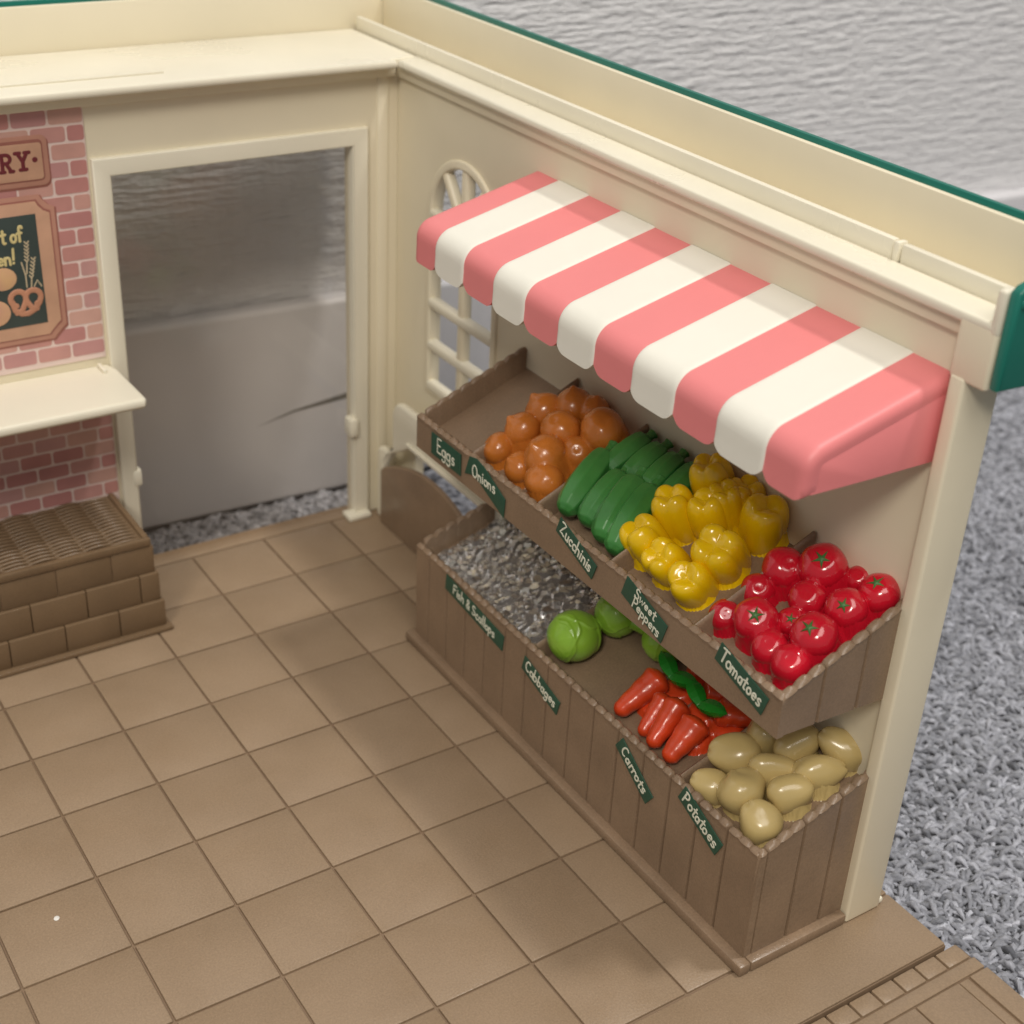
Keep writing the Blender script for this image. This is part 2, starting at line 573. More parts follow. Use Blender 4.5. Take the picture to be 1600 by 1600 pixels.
tile_cache = {}
for i in range(-1, 8):
    for j in range(0, 9):
        x1, x0 = -2.0 * i, -2.0 * i - 2
        y1, y0 = -2.0 * j, -2.0 * j - 2
        if i == -1:
            x0, x1 = 0.0, 1.9
            if j > 2:
                continue
        key = (round(x1 - x0, 2), 2)
        cx, cy = (x0 + x1) / 2, (y0 + y1) / 2
        if key in tile_cache:
            put('tile', tile_cache[key], floor, (cx, cy, -0.03 + R_.uniform(-.004, .004)))
        else:
            tile_cache[key] = tile_at(x0, x1, y0, y1).data
box('border_strip', (-16, 2.95), (0.03, 0.6), (-0.06, -0.001), BROWN, floor, 0.02)
box('border_strip', (-16, 2.98), (-19.52, -18.035), (-0.06, 0.0), BROWN, floor, 0.03)
box('border_strip', (1.95, 2.98), (-18.0, 0.0), (-0.06, -0.002), BROWN, floor, 0.02)
# pavement in front, just below the shop floor
box('pavement_slab', (-16, 3.30), (-25, -19.58), (-1.48, -0.105), BROWN_GAP, floor, 0.12, 3)
for k in range(14):
    x0, x1 = 2.61 - 0.555 * k, (3.2 if k == 0 else 3.165 - 0.555 * k)
    box('paver', (x0 + .02, x1 - .02), (-19.96, -19.60), (-.16, -.05), BROWN, floor, 0.03)
box('pavement_band', (-16, 3.25), (-20.26, -19.99), (-.16, -.058), BROWN, floor, 0.025)
box('pavement_band', (2.80, 3.27), (-25, -20.29), (-.16, -.055), BROWN, floor, 0.025)
box('pavement_panel', (1.4, 2.50), (-25, -20.29), (-.16, -.06), BROWN, floor, 0.03)
box('pavement_panel', (-16, 1.37), (-25, -20.29), (-.16, -.06), BROWN, floor, 0.03)
box('pavement_rib', (2.54, 2.76), (-25, -20.29), (-.16, -.085), BROWN, floor, 0.02)
FLECK = mat('white_fleck', (0.8, 0.77, 0.72), 0.3, var=0.1)
vv, ff = [], []
for k in range(10):
    a = 2 * math.pi * k / 10
    q = .055 * (1 + .08 * math.sin(2 * a))
    vv.append((-10.97 + q * math.cos(a), -10.67 + q * 1.1 * math.sin(a), .001))
vv.append((-10.97, -10.67, .03))
ff = [(10, k, (k + 1) % 10) for k in range(10)]
mesh_obj('floor_fleck', vv, ff, FLECK, floor, True)  # tiny white raised dot on the floor tile

# ================================================================== BACK WALL
WT = 11.85
back = thing('back_wall', (-4, 0.2, 0), 'cream plastic back wall with the tall empty doorway', 'toy wall')
XZ = dict(U=(1, 0, 0), V=(0, 0, 1))      # N = U x V = (0,-1,0) : faces the viewer
DX0, DX1, DZ = -5.26, 0.70, 10.27
plate('wall_panel', [(-16, 0), (DX0 - .02, 0), (DX0 - .02, DZ + .02), (DX1 + .02, DZ + .02), (DX1 + .02, 0), (2.0, 0), (2.0, 12.2), (-16, 12.2)], [],
      (0, 0, 0), (1, 0, 0), (0, 0, 1), 0.3, 0.02, CREAM, back)
# raised door surround
plate('door_frame', [(DX0 - .42, 0.0), (DX0, 0.0), (DX0, DZ), (DX1, DZ), (DX1, 0.0), (DX1 + .42, 0.0), (DX1 + .42, DZ + .42), (DX0 - .42, DZ + .42)], [],
      (0, -0.14, 0.002), (1, 0, 0), (0, 0, 1), 0.5, 0.05, CREAM_PANE, back)
box('door_foot', (0.42, 1.1), (-0.34, 0.12), (0.0, 0.16), CREAM_PANE, back, 0.05)
box('hinge_clip', (0.5, 0.73), (-0.3, 0.1), (2.55, 3.05), CREAM_PANE, back, 0.05)
box('hinge_clip', (-5.4, -5.16), (-0.16, 0.1), (2.5, 2.95), CREAM_PANE, back, 0.06)
def clear_pane_material():
    m = bpy.data.materials.new('clear_door_sheet')
    m.use_nodes = True
    nt = m.node_tree
    for n in list(nt.nodes):
        nt.nodes.remove(n)
    out = nt.nodes.new('ShaderNodeOutputMaterial')
    tr = nt.nodes.new('ShaderNodeBsdfTransparent')
    tr.inputs[0].default_value = (0.975, 0.955, 0.925, 1)
    gl = nt.nodes.new('ShaderNodeBsdfGlossy')
    gl.inputs['Roughness'].default_value = 0.06
    no = nt.nodes.new('ShaderNodeTexNoise')
    no.inputs['Scale'].default_value = 60
    ml = nt.nodes.new('ShaderNodeMath'); ml.operation = 'MULTIPLY_ADD'
    ml.inputs[1].default_value = 0.04
    geo = nt.nodes.new('ShaderNodeNewGeometry')
    mx = nt.nodes.new('ShaderNodeMixShader')
    nt.links.new(geo.outputs['Position'], no.inputs['Vector'])
    nt.links.new(no.outputs['Fac'], ml.inputs[0])
    ml.inputs[2].default_value = 0.015
    nt.links.new(ml.outputs[0], mx.inputs[0])
    nt.links.new(tr.outputs[0], mx.inputs[1])
    nt.links.new(gl.outputs[0], mx.inputs[2])
    nt.links.new(mx.outputs[0], out.inputs[0])
    return m


box('clear_pane', (DX0 + .01, DX1 - .01), (0.12, 0.17), (0.16, DZ - .01), clear_pane_material(), back, 0)
# corner pilaster
box('corner_pilaster', (1.42, 1.72), (-0.05, 0.1), (0.0, 11.9), CREAM, back, 0.04)
# beam and ledge
box('beam', (-16, 1.86), (-0.16, 0.1), (WT, 12.14), CREAM, back, 0.03)
plate('ledge', [(-16, -0.5), (1.70, -0.5), (1.70, -0.2), (2.38, -0.2), (2.38, 3.1), (-16, 3.1)], [],
      (0, 0, 12.3), (1, 0, 0), (0, 1, 0), 0.2, 0.08, CREAM_PANE, back)
box('ledge_rib', (-16, -3.75), (0.26, 0.40), (12.29, 12.35), CREAM_PANE, back, 0.025)
box('parapet', (-16, 3.3), (3.1, 3.24), (12.0, 13.32), CREAM, back, 0.03)
box('green_trim', (-16, 3.42), (3.245, 3.37), (11.2, 13.42), GREEN, back, 0.03)

# ================================================================== SIDE WALL
side = thing('side_wall', (2.1, -9, 0), 'cream plastic side wall with arched window behind the produce stand', 'toy wall')
# plane facing -x : U = -y, V = z
SU, SV = (0, -1, 0), (0, 0, 1)
WY, WR, WS = 3.2, 1.42, 8.95      # window centre (in -y), radius, spring height
win = [(WY - WR, 4.42)] + [(WY - WR, WS)] + arc(WY, WS, WR, WR, 180, 0, 24)[1:-1] + [(WY + WR, WS), (WY + WR, 4.42)]
low = [(1.1, 0.4), (1.1, 3.0), (5.7, 3.0), (5.7, 0.4)]
plate('wall_panel', [(-0.25, 0.0), (18.15, 0.0), (18.15, 12.2), (-0.25, 12.2)], [win, low], (2.0, 0, 0), SU, SV, 0.28, 0.02, CREAM, side)
# window moulding ring and bars
ro, ri = WR + .2, WR - .02
ring = ([(WY - ro, 4.2), (WY - ro, WS)] + arc(WY, WS, ro, ro, 180, 0, 24)[1:-1] + [(WY + ro, WS), (WY + ro, 4.2)])
rin = ([(WY - ri, 4.44), (WY - ri, WS)] + arc(WY, WS, ri, ri, 180, 0, 24)[1:-1] + [(WY + ri, WS), (WY + ri, 4.44)])
plate('window_frame', ring, [rin], (1.93, 0, 0), SU, SV, 0.3, 0.05, CREAM, side)


def bar(name, p0, p1, w, x0, x1, m, parent):
    p0 = np.array(p0); p1 = np.array(p1)
    t = (p1 - p0) / np.linalg.norm(p1 - p0)
    nn = np.array([-t[1], t[0]]) * w / 2
    q = [p0 + nn, p0 - nn, p1 + nn, p1 - nn]
    v = [(x, -a[0], a[1]) for x in (x0, x1) for a in q]
    o = mesh_obj(name, v, [(0, 1, 3, 2), (4, 6, 7, 5), (0, 4, 5, 1), (2, 3, 7, 6), (0, 2, 6, 4), (1, 5, 7, 3)], m, parent)
    return soft(o, w * 0.32, 3)


bar('window_mullion', (WY, 4.4), (WY, WS + WR), 0.30, 1.96, 2.24, CREAM, side)
for z in (4.42, 5.53, 6.66, 7.80, 8.93):
    bar('window_bar', (WY - WR - .05, z), (WY + WR + .05, z), 0.26, 1.90, 2.20, CREAM_PANE, side)
for a in (128, 52):
    bar('window_bar', (WY + .1 * math.cos(math.radians(a)), WS), (WY + WR * math.cos(math.radians(a)), WS + WR * math.sin(math.radians(a))), 0.24, 1.93, 2.2, CREAM, side)
# front post, its foot and outer catch
o = box('front_post', (1.68, 2.58), (-18.2, -17.9), (0.0, 11.3), CREAM, side, 0.06, 3)
box('post_foot', (2.3, 2.72), (-18.16, -17.7), (0.0, 0.14), CREAM_PANE, side, 0.05)
box('post_catch', (2.45, 2.74), (-18.0, -17.7), (2.25, 2.8), CREAM_PANE, side, 0.06)
# beam, ledge, rail, parapet
box('beam', (1.86, 2.1), (-17.9, -0.16), (WT, 12.14), CREAM, side, 0.03)
plate('ledge', [(1.70, -18.55), (2.42, -18.55), (2.42, -0.16), (1.70, -0.49)], [], (0, 0, 12.302), (1, 0, 0), (0, 1, 0), 0.2, 0.08, CREAM_PANE, side)
box('ledge_rail', (2.40, 2.56), (-15.72, 2.95), (12.2, 12.62), CREAM_PANE, side, 0.04)
box('ledge_rail', (2.40, 2.56), (-18.5, -15.9), (12.2, 12.60), CREAM_PANE, side, 0.04)
box('rail_joint', (2.36, 2.6), (-15.88, -15.74), (12.25, 12.62), CREAM_PANE, side, 0.05)
box('gutter', (2.56, 3.28), (-18.5, 3.09), (12.15, 12.28), CREAM, side, 0.02)
box('parapet', (3.24, 3.38), (-18.5, 3.09), (12.0, 13.30), CREAM, side, 0.03)
box('green_trim', (3.385, 3.5), (-18.55, 3.37), (11.2, 13.40), GREEN, side, 0.03)
box('ledge_end_block', (1.70, 2.3), (-18.58, -17.86), (11.22, 12.22), CREAM, side, 0.06, 3)
box('ledge_end_lip', (1.695, 1.98), (-18.585, -18.42), (12.1, 12.84), CREAM_PANE, side, 0.06, 3)
gp = [(1.74, 11.30), (3.5, 11.2), (3.5, 13.42), (3.1, 13.33), (2.6, 13.17), (2.15, 13.02), (1.85, 12.94), (1.74, 12.84)]
plate('green_end_panel', gp, [], (0, -18.80, 0), (1, 0, 0), (0, 0, 1), 0.205, 0.06, GREEN, side)
box('green_end_moulding', (1.80, 3.4), (-18.85, -18.6), (12.62, 12.74), GREEN, side, 0.04)

# raised lower panel with stepped shoulder, and the brown arch board
pl = ([(0.22, 0.0), (0.22, 1.62)] + arc(0.5, 1.9, 0.28, 0.28, 180, 90, 4) + [(0.78, 2.2)] + arc(0.9, 2.5, .15, .2, 270, 360, 3) +
      [(1.05, 3.3)] + arc(1.5, 3.35, .45, .5, 180, 90, 6) + [(6.4, 3.85), (6.4, 2.78), (2.0, 2.78), (1.0, 2.2), (0.62, 1.7), (0.62, 0.0)])
plate('lower_panel', pl, [], (1.30, 0, 0), SU, SV, 0.24, 0.09, CREAM_PANE, side)
box('lower_rail', (1.22, 1.34), (-6.1, -1.9), (2.86, 2.96), CREAM_PANE, side, 0.03)
ar = [(0.66, 0.0), (0.66, 1.60)] + [(0.66 + 5.2 * t, 1.60 + 0.86 * math.sin(math.pi * (0.02 + 0.96 * t)) ** 0.9) for t in np.linspace(0.03, .97, 22)] + [(5.86, 1.6), (5.86, 0.0)]
plate('arch_board', ar, [], (1.18, 0, 0.002), SU, SV, 0.16, 0.05, WOOD, side)

# ================================================================== BRICK PRINT SHEET
sheet = thing('brick_print_sheet', (-9, -0.02, 6), 'pink brick print sheet with signboards on the back wall beside the doorway', 'wall print')
MORTAR = mat('print_mortar', (0.78, 0.62, 0.57), 0.5, var=0.06, vscale=120)
brick_cols = [(.56, .27, .24), (.58, .30, .27), (.52, .235, .22), (.62, .34, .29), (.55, .28, .27), (.58, .32, .30), (.55, .25, .23), (.63, .37, .31)]
BR = [mat('print_brick_%s' % n, c, 0.45, var=0.12, vscale=160) for n, c in zip('abcdefgh', brick_cols)]
box('mortar_sheet', (-16, -5.74), (-0.03, 0.01), (6.03, 11.86), MORTAR, sheet, 0)
box('mortar_sheet', (-16, -5.74), (-0.03, 0.01), (2.2, 5.75), MORTAR, sheet, 0)
bc = {}


def printed_brick(x0, x1, z0, z1):
    r = 0.06
    key = (round(x1 - x0, 2), round(z1 - z0, 2), R_.randrange(8))
    if key not in bc:
        w, h = (x1 - x0) / 2, (z1 - z0) / 2
        pts = rrect(-w, w, -h, h, min(r, w * .6), 3)
        n = len(pts)
        v = [(p[0], -0.006, p[1]) for p in pts] + [(p[0], 0.0, p[1]) for p in pts]
        f = [tuple(range(n))] + [(i, (i + 1) % n, n + (i + 1) % n, n + i) for i in range(n)]
        bc[key] = mesh_data('brick', v, f, BR[key[2]])
    put('brick', bc[key], sheet, ((x0 + x1) / 2, -0.0305, (z0 + z1) / 2))


def brick_rows(ztop, zbot, pitch, L, xr, off):
    z = ztop
    k = 0
    while z - 0.1 > zbot:
        z0 = max(z - pitch + .05, zbot + .02)
        x = xr - (0.02 if (k + off) % 2 == 0 else -0.36)
        while x > -10.6:
            x1 = min(x, xr - .015)
            if x1 - (x - L + .05) > .12:
                printed_brick(x - L + .05, x1, z0, z - .005)
            x -= L
        z -= pitch
        k += 1


brick_rows(11.84, 6.05, 0.382, 0.785, -5.74, 0)
brick_rows(5.72, 2.3, 0.37, 0.76, -5.74, 1)
PL_W = mat('print_plank', (0.62, 0.36, 0.24), 0.5, var=0.14, vscale=180)
PL_D = mat('print_plank_edge', (0.34, 0.13, 0.10), 0.5, var=0.1, vscale=160)
PL_M = mat('print_plank_rim', (0.52, 0.26, 0.19), 0.5, var=0.1, vscale=160)
INK = mat('print_ink_maroon', (0.16, 0.022, 0.03), 0.5, var=0.08, vscale=200)
BOARD = mat('print_chalkboard', (0.045, 0.065, 0.06), 0.5, var=0.2, vscale=150)
GOLD = mat('print_gold_lettering', (0.72, 0.60, 0.28), 0.5, var=0.15, vscale=150)
DOUGH = mat('print_dough', (0.60, 0.28, 0.17), 0.5, var=0.3, vscale=150)
DOUGH2 = mat('print_bun', (0.55, 0.27, 0.22), 0.5, var=0.3, vscale=110, col2=(0.68, 0.42, 0.22))
WHEAT = mat('print_wheat', (0.62, 0.50, 0.33), 0.5, var=0.2, vscale=200)


def flat(name, pts, y, m, parent, th=0.006):
    return plate(name, pts, [], (0, y, 0), (1, 0, 0), (0, 0, 1), th, 0.001, m, parent, False)


y0 = -0.0375
sg = flat('bakery_sign', rrect(-11.5, -6.55, 10.20, 11.31, .16, 5), y0 - .006, PL_D, sheet)
sg['label'] = 'wooden sign print ending in the letters RY'
flat('sign_rim', rrect(-11.5, -6.58, 10.25, 11.34, .15, 5), y0 - .013, PL_M, sg)
flat('sign_shadow_line', rrect(-11.42, -6.68, 10.36, 11.25, .10, 5), y0 - .020, PL_D, sg)
flat('sign_face', rrect(-11.40, -6.71, 10.39, 11.18, .07, 4), y0 - .027, PL_W, sg)
# slab-serif R Y and dot
ly = y0 - .028
Rr = [[(0.03, 0), (.2, 0)], [(0.03, 1), (.12, 1)], [(.12, 0), (.12, 1)], [(.12, 1)] + arc(.3, .75, .2, .25, 90, -90, 8) + [(.12, .5)], [(.3, .5), (.5, 0)], [(.44, 0), (.6, 0)]]
Yy = [[(.02, 1), (.24, 1)], [(.46, 1), (.68, 1)], [(.13, 1), (.35, .48)], [(.57, 1), (.35, .48)], [(.35, .48), (.35, 0)], [(.2, 0), (.5, 0)]]
lw, lh = 0.46, 0.36
strokes_obj('letter', [[(q[0] * lw, q[1] * lh) for q in s] for s in Rr], .082, (-7.62, ly, 10.62), (1, 0, 0), (0, 0, 1), INK, sg, .12)
strokes_obj('letter', [[(q[0] * lw, q[1] * lh) for q in s] for s in Yy], .082, (-7.29, ly, 10.63), (1, 0, 0), (0, 0, 1), INK, sg, .12)
flat('dot', arc(-6.87, 10.82, .06, .06, 0, 345, 14), ly - .003, INK, sg)


def notched(x0, x1, z0, z1, n):
    return ([(x0, z0 + n), (x0 + n, z0 + n * .9), (x0 + n * 1.1, z0), (x1 - n * 1.1, z0), (x1 - n * .8, z0 + n * .35), (x1 - n * .35, z0 + n * .8), (x1, z0 + n * 1.1),
             (x1, z1 - n * 1.1), (x1 - n * .5, z1 - n * .85), (x1 - n * .9, z1 - n * .4), (x1 - n * 1.1, z1), (x0 + n, z1)])


bd = flat('chalkboard_sign', notched(-11.5, -6.53, 6.66, 10.04, .28), y0 - .006, PL_D, sheet)
bd['label'] = 'framed chalkboard print with pretzel and wheat'
flat('board_rim', notched(-11.5, -6.57, 6.71, 10.06, .28), y0 - .013, PL_M, bd)
flat('board_shadow_line', notched(-11.4, -6.66, 6.81, 9.96, .26), y0 - .020, PL_D, bd)
flat('board_frame', notched(-11.4, -6.69, 6.84, 9.92, .26), y0 - .027, PL_W, bd)
flat('board_face', [(-11.2, 7.10), (-6.99, 7.13), (-7.0, 9.65), (-11.2, 9.62)], y0 - .034, BOARD, bd)
ty = y0 - .035
st, w_ = layout('t of', .01, 2)
k_ = 0.36
strokes_obj('lettering', [[(q[0] * k_ * .8, q[1] * k_) for q in s] for s in st], .062, (-7.80, ty, 9.06), (1, 0, .03), (0, 0, 1), GOLD, bd, .12)
st, w_ = layout('en!', .01, 4)
strokes_obj('lettering', [[(q[0] * k_ * .85, q[1] * k_ * .95) for q in s] for s in st], .06, (-7.93, ty, 8.58), (1, 0, .03), (0, 0, 1), GOLD, bd, .12)
wh = []
for (bx, bz, tx, tz) in ((-7.30, 8.58, -7.26, 9.0), (-7.24, 8.2, -7.15, 8.62)):
    for t in np.linspace(0.05, 1, 6):
        px_, pz_ = bx + (tx - bx) * t, bz + (tz - bz) * t
        wh.append([(px_, pz_), (px_ + .045, pz_ + .06)])
        wh.append([(px_, pz_), (px_ - .045, pz_ + .06)])
    wh.append([(bx, bz), (bx - .03, bz - .25)])
wh += [[(-7.42, 8.6), (-7.36, 8.3), (-7.36, 8.02)], [(-7.2, 8.02), (-7.12, 8.15), (-7.04, 8.0)]]
strokes_obj('wheat_ears', wh, .03, (0, ty, 0), (1, 0, 0), (0, 0, 1), WHEAT, bd, .15)
pz = [arc(-7.58, 7.78, .17, .17, 250, -30, 14), arc(-7.25, 7.77, .17, .17, -70, 210, 14),
      [(-7.43, 7.69), (-7.52, 7.5), (-7.64, 7.46)] , [(-7.40, 7.69), (-7.3, 7.52), (-7.2, 7.5)],
      [(-7.72, 7.72), (-7.68, 7.52), (-7.54, 7.42), (-7.40, 7.41), (-7.25, 7.48), (-7.13, 7.62), (-7.08, 7.76)]]
strokes_obj('pretzel', pz, .13, (0, ty - .002, 0), (1, 0, 0), (0, 0, 1), DOUGH, bd, .12)
flat('bun', arc(-7.86, 8.28, .30, .26, 0, 345, 20), ty - .001, DOUGH2, bd)
flat('bun', arc(-8.10, 7.52, .32, .30, 0, 345, 20), ty - .012, DOUGH2, bd)

# ================================================================== WALL SHELF
shelf = thing('wall_shelf', (-9, -1.2, 5.6), 'cream plastic shelf jutting from the brick print wall above the brown counter', 'shelf')
o = plate('shelf_board', [(-16, 0.0), (-5.72, 0.0), (-5.6, -0.4), (-5.58, -2.15), (-5.66, -2.27), (-16, -2.27)], [],
          (0, 0, 5.84), (1, 0, 0), (0, 1, 0), 0.24, 0.09, CREAM_PANE, shelf)
box('shelf_rib', (-6.0, -5.9), (-0.55, -0.08), (5.82, 5.93), CREAM_PANE, shelf, 0.035)
box('shelf_bracket', (-6.25, -5.85), (-0.55, 0.0), (4.95, 5.62), CREAM_PANE, shelf, 0.08)

# ================================================================== SERVING COUNTER
cnt = thing('serving_counter', (-9, -1.4, 0), 'low brown counter with block courses and woven top against the brick print', 'counter')
box('counter_core', (-16, -5.92), (-2.55, -0.04), (0.05, 2.38), BROWN_GAP, cnt, 0.02)
steps = [(1.55, 2.255, -2.58, -5.86, 1.27, -6.88), (0.81, 1.545, -2.665, -5.80, 1.27, -6.27), (0.11, 0.805, -2.75, -5.74, 1.29, -6.86)]
for (z0, z1, yf, xr, pitch, xj) in steps:
    x1 = xr
    x0 = xj
    while x1 > -11.5:
        box('block', (x0 + .009, x1 - (.009 if x1 != xr else 0)), (yf, -2.3), (z0, z1), WOOD_DARK, cnt, 0.022)
        x1 = x0
        x0 -= 1.28
    box('end_block', (-6.05, xr - .012), (-2.3, -0.06), (z0, z1), WOOD_DARK, cnt, 0.03)
box('plinth', (-16, -5.62), (-2.9, -0.06), (0.0, 0.115), WOOD_DARK, cnt, 0.035)
box('top_rim', (-16, -5.90), (-2.60, -2.44), (2.26, 2.47), WOOD_DARK, cnt, 0.05)
box('top_rim', (-6.06, -5.90), (-2.44, -0.06), (2.26, 2.47), WOOD_DARK, cnt, 0.05)
box('top_bed', (-16, -6.06), (-2.44, -0.06), (2.26, 2.40), WOOD_DARK, cnt, 0)
# woven strands
sv, sf = [], []
L, seg, ring = 0.72, 10, 6
for i in range(seg + 1):
    t = i / seg
    x = (t - .5) * L
    zc = 0.042 * math.sin(math.pi * t)
    rr = .052 * (0.45 + .55 * math.sin(math.pi * (0.08 + .84 * t)))
    for k in range(ring):
        a = 2 * math.pi * k / ring
        sv.append((x, rr * math.cos(a), zc + rr * .8 * math.sin(a)))
for i in range(seg):
    for k in range(ring):
        sf.append((i * ring + k, i * ring + (k + 1) % ring, (i + 1) * ring + (k + 1) % ring, (i + 1) * ring + k))
strand = mesh_data('weave_strand', sv, sf, WOOD_DARK, True)
for c in range(8):
    for r in range(15):
        x = -6.46 - c * 0.62
        y = -0.16 - r * 0.156 + (0.078 if c % 2 else 0) - 0.05
        put('weave_strand', strand, cnt, (x, y, 2.398))

# ================================================================== AWNING
aw = thing('striped_awning', (0.5, -12, 10), 'pink and ivory striped plastic awning over the produce stand', 'awning')
AY = [-5.97, -6.88, -7.97, -9.07, -10.16, -11.27, -12.40, -13.50, -14.65, -15.72, -16.88, -17.78]


def awn_profile():
    pts = [(2.0, 11.16), (1.2, 10.96), (0.4, 10.76), (-0.2, 10.61), (-0.5, 10.535)]
    # rounded nose
    c = (-0.526, 10.106); r = 0.41
    for a in np.linspace(104, 180, 9):
        pts.append((c[0] + r * math.cos(math.radians(a)), c[1] + r * math.sin(math.radians(a))))
    pts += [(-0.935, 9.95), (-0.94, 9.78), (-0.945, 9.60)]
    return pts


prof = awn_profile()


def stripe(k):
    ya, yb = AY[k], AY[k + 1]
    lift = 0.028 if k % 2 == 1 else 0.0
    n = 14
    vs, fs = [], []
    first, lastk = k == 0, k == 10
    for j in range(n + 1):
        t = j / n
        t = 0.5 - 0.5 * math.cos(math.pi * t)
        y = ya + (yb - ya) * t
        s = 2 * t - 1
        edge = abs(s)
        drop = 0.0
        if lift:
            drop = -0.022 * max(0, (edge - .93) / .07) ** 2
        # rounded outer ends of the awning
        er = 0.0
        if (first and s < 0) or (lastk and s > 0):
            d = (1 - edge) * abs(yb - ya) / 2
            rr = 0.17
            if d < rr:
                er = rr - math.sqrt(max(0, rr * rr - (rr - d) ** 2))
        scal = 0.17 * max(0, (edge - .5) / .5) ** 2.4
        for i, (x, z) in enumerate(prof):
            # outward normal of the profile
            i0, i1 = max(0, i - 1), min(len(prof) - 1, i + 1)
            tx, tz = prof[i1][0] - prof[i0][0], prof[i1][1] - prof[i0][1]
            l = math.hypot(tx, tz)
            nx, nz = tz / l, -tx / l
            nx, nz = (nx, nz) if nz > 0 or nx < 0 else (-nx, -nz)
            off = lift + drop - er
            zz = z
            if i >= len(prof) - 3:
                f = (i - (len(prof) - 4)) / 3
                zz = z + scal * f
            vs.append((x + nx * off, y, zz + nz * off))
    m = len(prof)
    for j in range(n):
        for i in range(m - 1):
            fs.append((j * m + i, (j + 1) * m + i, (j + 1) * m + i + 1, j * m + i + 1))
    # inner skin
    base = len(vs)
    inner = []
    for j in range(n + 1):
        for i, (x, z) in enumerate(prof):
            vx, vy, vz = vs[j * m + i]
            i0, i1 = max(0, i - 1), min(m - 1, i + 1)
            tx, tz = prof[i1][0] - prof[i0][0], prof[i1][1] - prof[i0][1]
            l = math.hypot(tx, tz)
            nx, nz = tz / l, -tx / l
            nx, nz = (nx, nz) if nz > 0 or nx < 0 else (-nx, -nz)
            inner.append((vx - nx * .10, vy, vz - nz * .10))
    vs += inner
    for j in range(n):
        for i in range(m - 1):
            fs.append((base + j * m + i, base + j * m + i + 1, base + (j + 1) * m + i + 1, base + (j + 1) * m + i))
        fs.append((j * m + m - 1, (j + 1) * m + m - 1, base + (j + 1) * m + m - 1, base + j * m + m - 1))
    for j in (0, n):
        for i in range(m - 1):
            q = (j * m + i, j * m + i + 1, base + j * m + i + 1, base + j * m + i)
            fs.append(q if j == 0 else q[::-1])
    o = mesh_obj('awning_stripe', vs, fs, PINK if k % 2 == 0 else WHITE, aw, True)
    o.data.set_sharp_from_angle(angle=math.radians(55))
    return o


for k in range(11):
    stripe(k)
# solid pink ends: a rounded slab that follows the inside of the stripe
def inset(d):
    out = []
    m = len(prof)
    for i, (x, z) in enumerate(prof):
        i0, i1 = max(0, i - 1), min(m - 1, i + 1)
        tx, tz = prof[i1][0] - prof[i0][0], prof[i1][1] - prof[i0][1]
        l = math.hypot(tx, tz)
        nx, nz = tz / l, -tx / l
        if not (nz > 0 or nx < 0):
            nx, nz = -nx, -nz
        out.append((x - nx * d, z - nz * d))
    out[-1] = (out[-1][0], 9.66 + d * .3)
    return out + [(0.5, 9.62 + d * .3), (2.0, 9.59 + d * .3)]


for ye, sgn in ((AY[0], -1), (AY[-1], 1)):
    rings = [(inset(.175), ye + sgn * .30), (inset(.165), ye + sgn * .12), (inset(.17), ye + sgn * .03), (inset(.20), ye + sgn * .002)]
    vs, fs = [], []
    for pts, y in rings:
        vs += [(x, y, z) for x, z in pts]
    n = len(rings[0][0])
    for q in range(len(rings) - 1):
        for i in range(n):
            fs.append((q * n + i, q * n + (i + 1) % n, (q + 1) * n + (i + 1) % n, (q + 1) * n + i))
    fs.append(tuple(range(n)))
    fs.append(tuple((len(rings) - 1) * n + i for i in reversed(range(n))))
    o = mesh_obj('awning_end', vs, fs, PINK, aw, True)
    o.data.set_sharp_from_angle(angle=math.radians(50))


# ================================================================== PRODUCE CRATES
def board(name, p0, p1, top0, top1, bot0, bot1, thick, m, parent, bumps=True, groove=False, inward=(0, 0), pitch=0.27):
    """upright board from p0 to p1 (x,y of the outer face); knobbly top edge; thickness goes along `inward`"""
    p0 = np.array(p0, float); p1 = np.array(p1, float)
    Ln = np.linalg.norm(p1 - p0)
    inn = np.array(inward, float)
    nb = max(1, round(Ln / pitch))
    ns = nb * 6 if bumps else 4
    ss = set(np.linspace(0, 1, ns + 1).round(5))
    if groove:
        ss |= {round(.034 / Ln, 5), round(1 - .034 / Ln, 5)}
    ss = sorted(ss)
    vs, fs = [], []
    hump = [R_.uniform(.7, 1.15) for _ in range(nb + 1)]
    for s in ss:
        p = p0 + (p1 - p0) * s
        top = top0 + (top1 - top0) * s
        bot = bot0 + (bot1 - bot0) * s
        b = abs(math.sin(math.pi * s * nb)) ** 0.55 if bumps else 1.0
        hb = hump[min(nb - 1, int(s * nb))]
        dz = 0.062 * (b * hb - 1)
        g = 0.085 if groove and (s < .02 / Ln or s > 1 - .02 / Ln) else 0.0
        bl = 0.028 * b if bumps else 0.0
        sec = [(g, bot), (g, top - .19), (g, top - .12), (g - bl, top - .07), (g - bl * .6 + .015, top - .02 + dz), (thick * .5, top + .012 + dz),
               (thick - .015, top - .02 + dz), (thick, top - .10), (thick, bot)]
        for d, z in sec:
            q = p + inn * d
            vs.append((q[0], q[1], z))
    k = 9
    for i in range(len(ss) - 1):
        for j in range(k):
            fs.append((i * k + j, i * k + (j + 1) % k, (i + 1) * k + (j + 1) % k, (i + 1) * k + j))
    fs.append(tuple(range(k)))
    fs.append(tuple((len(ss) - 1) * k + j for j in reversed(range(k))))
    o = mesh_obj(name, vs, fs, m, parent, True)
    o.data.set_sharp_from_angle(angle=math.radians(48))
    return o


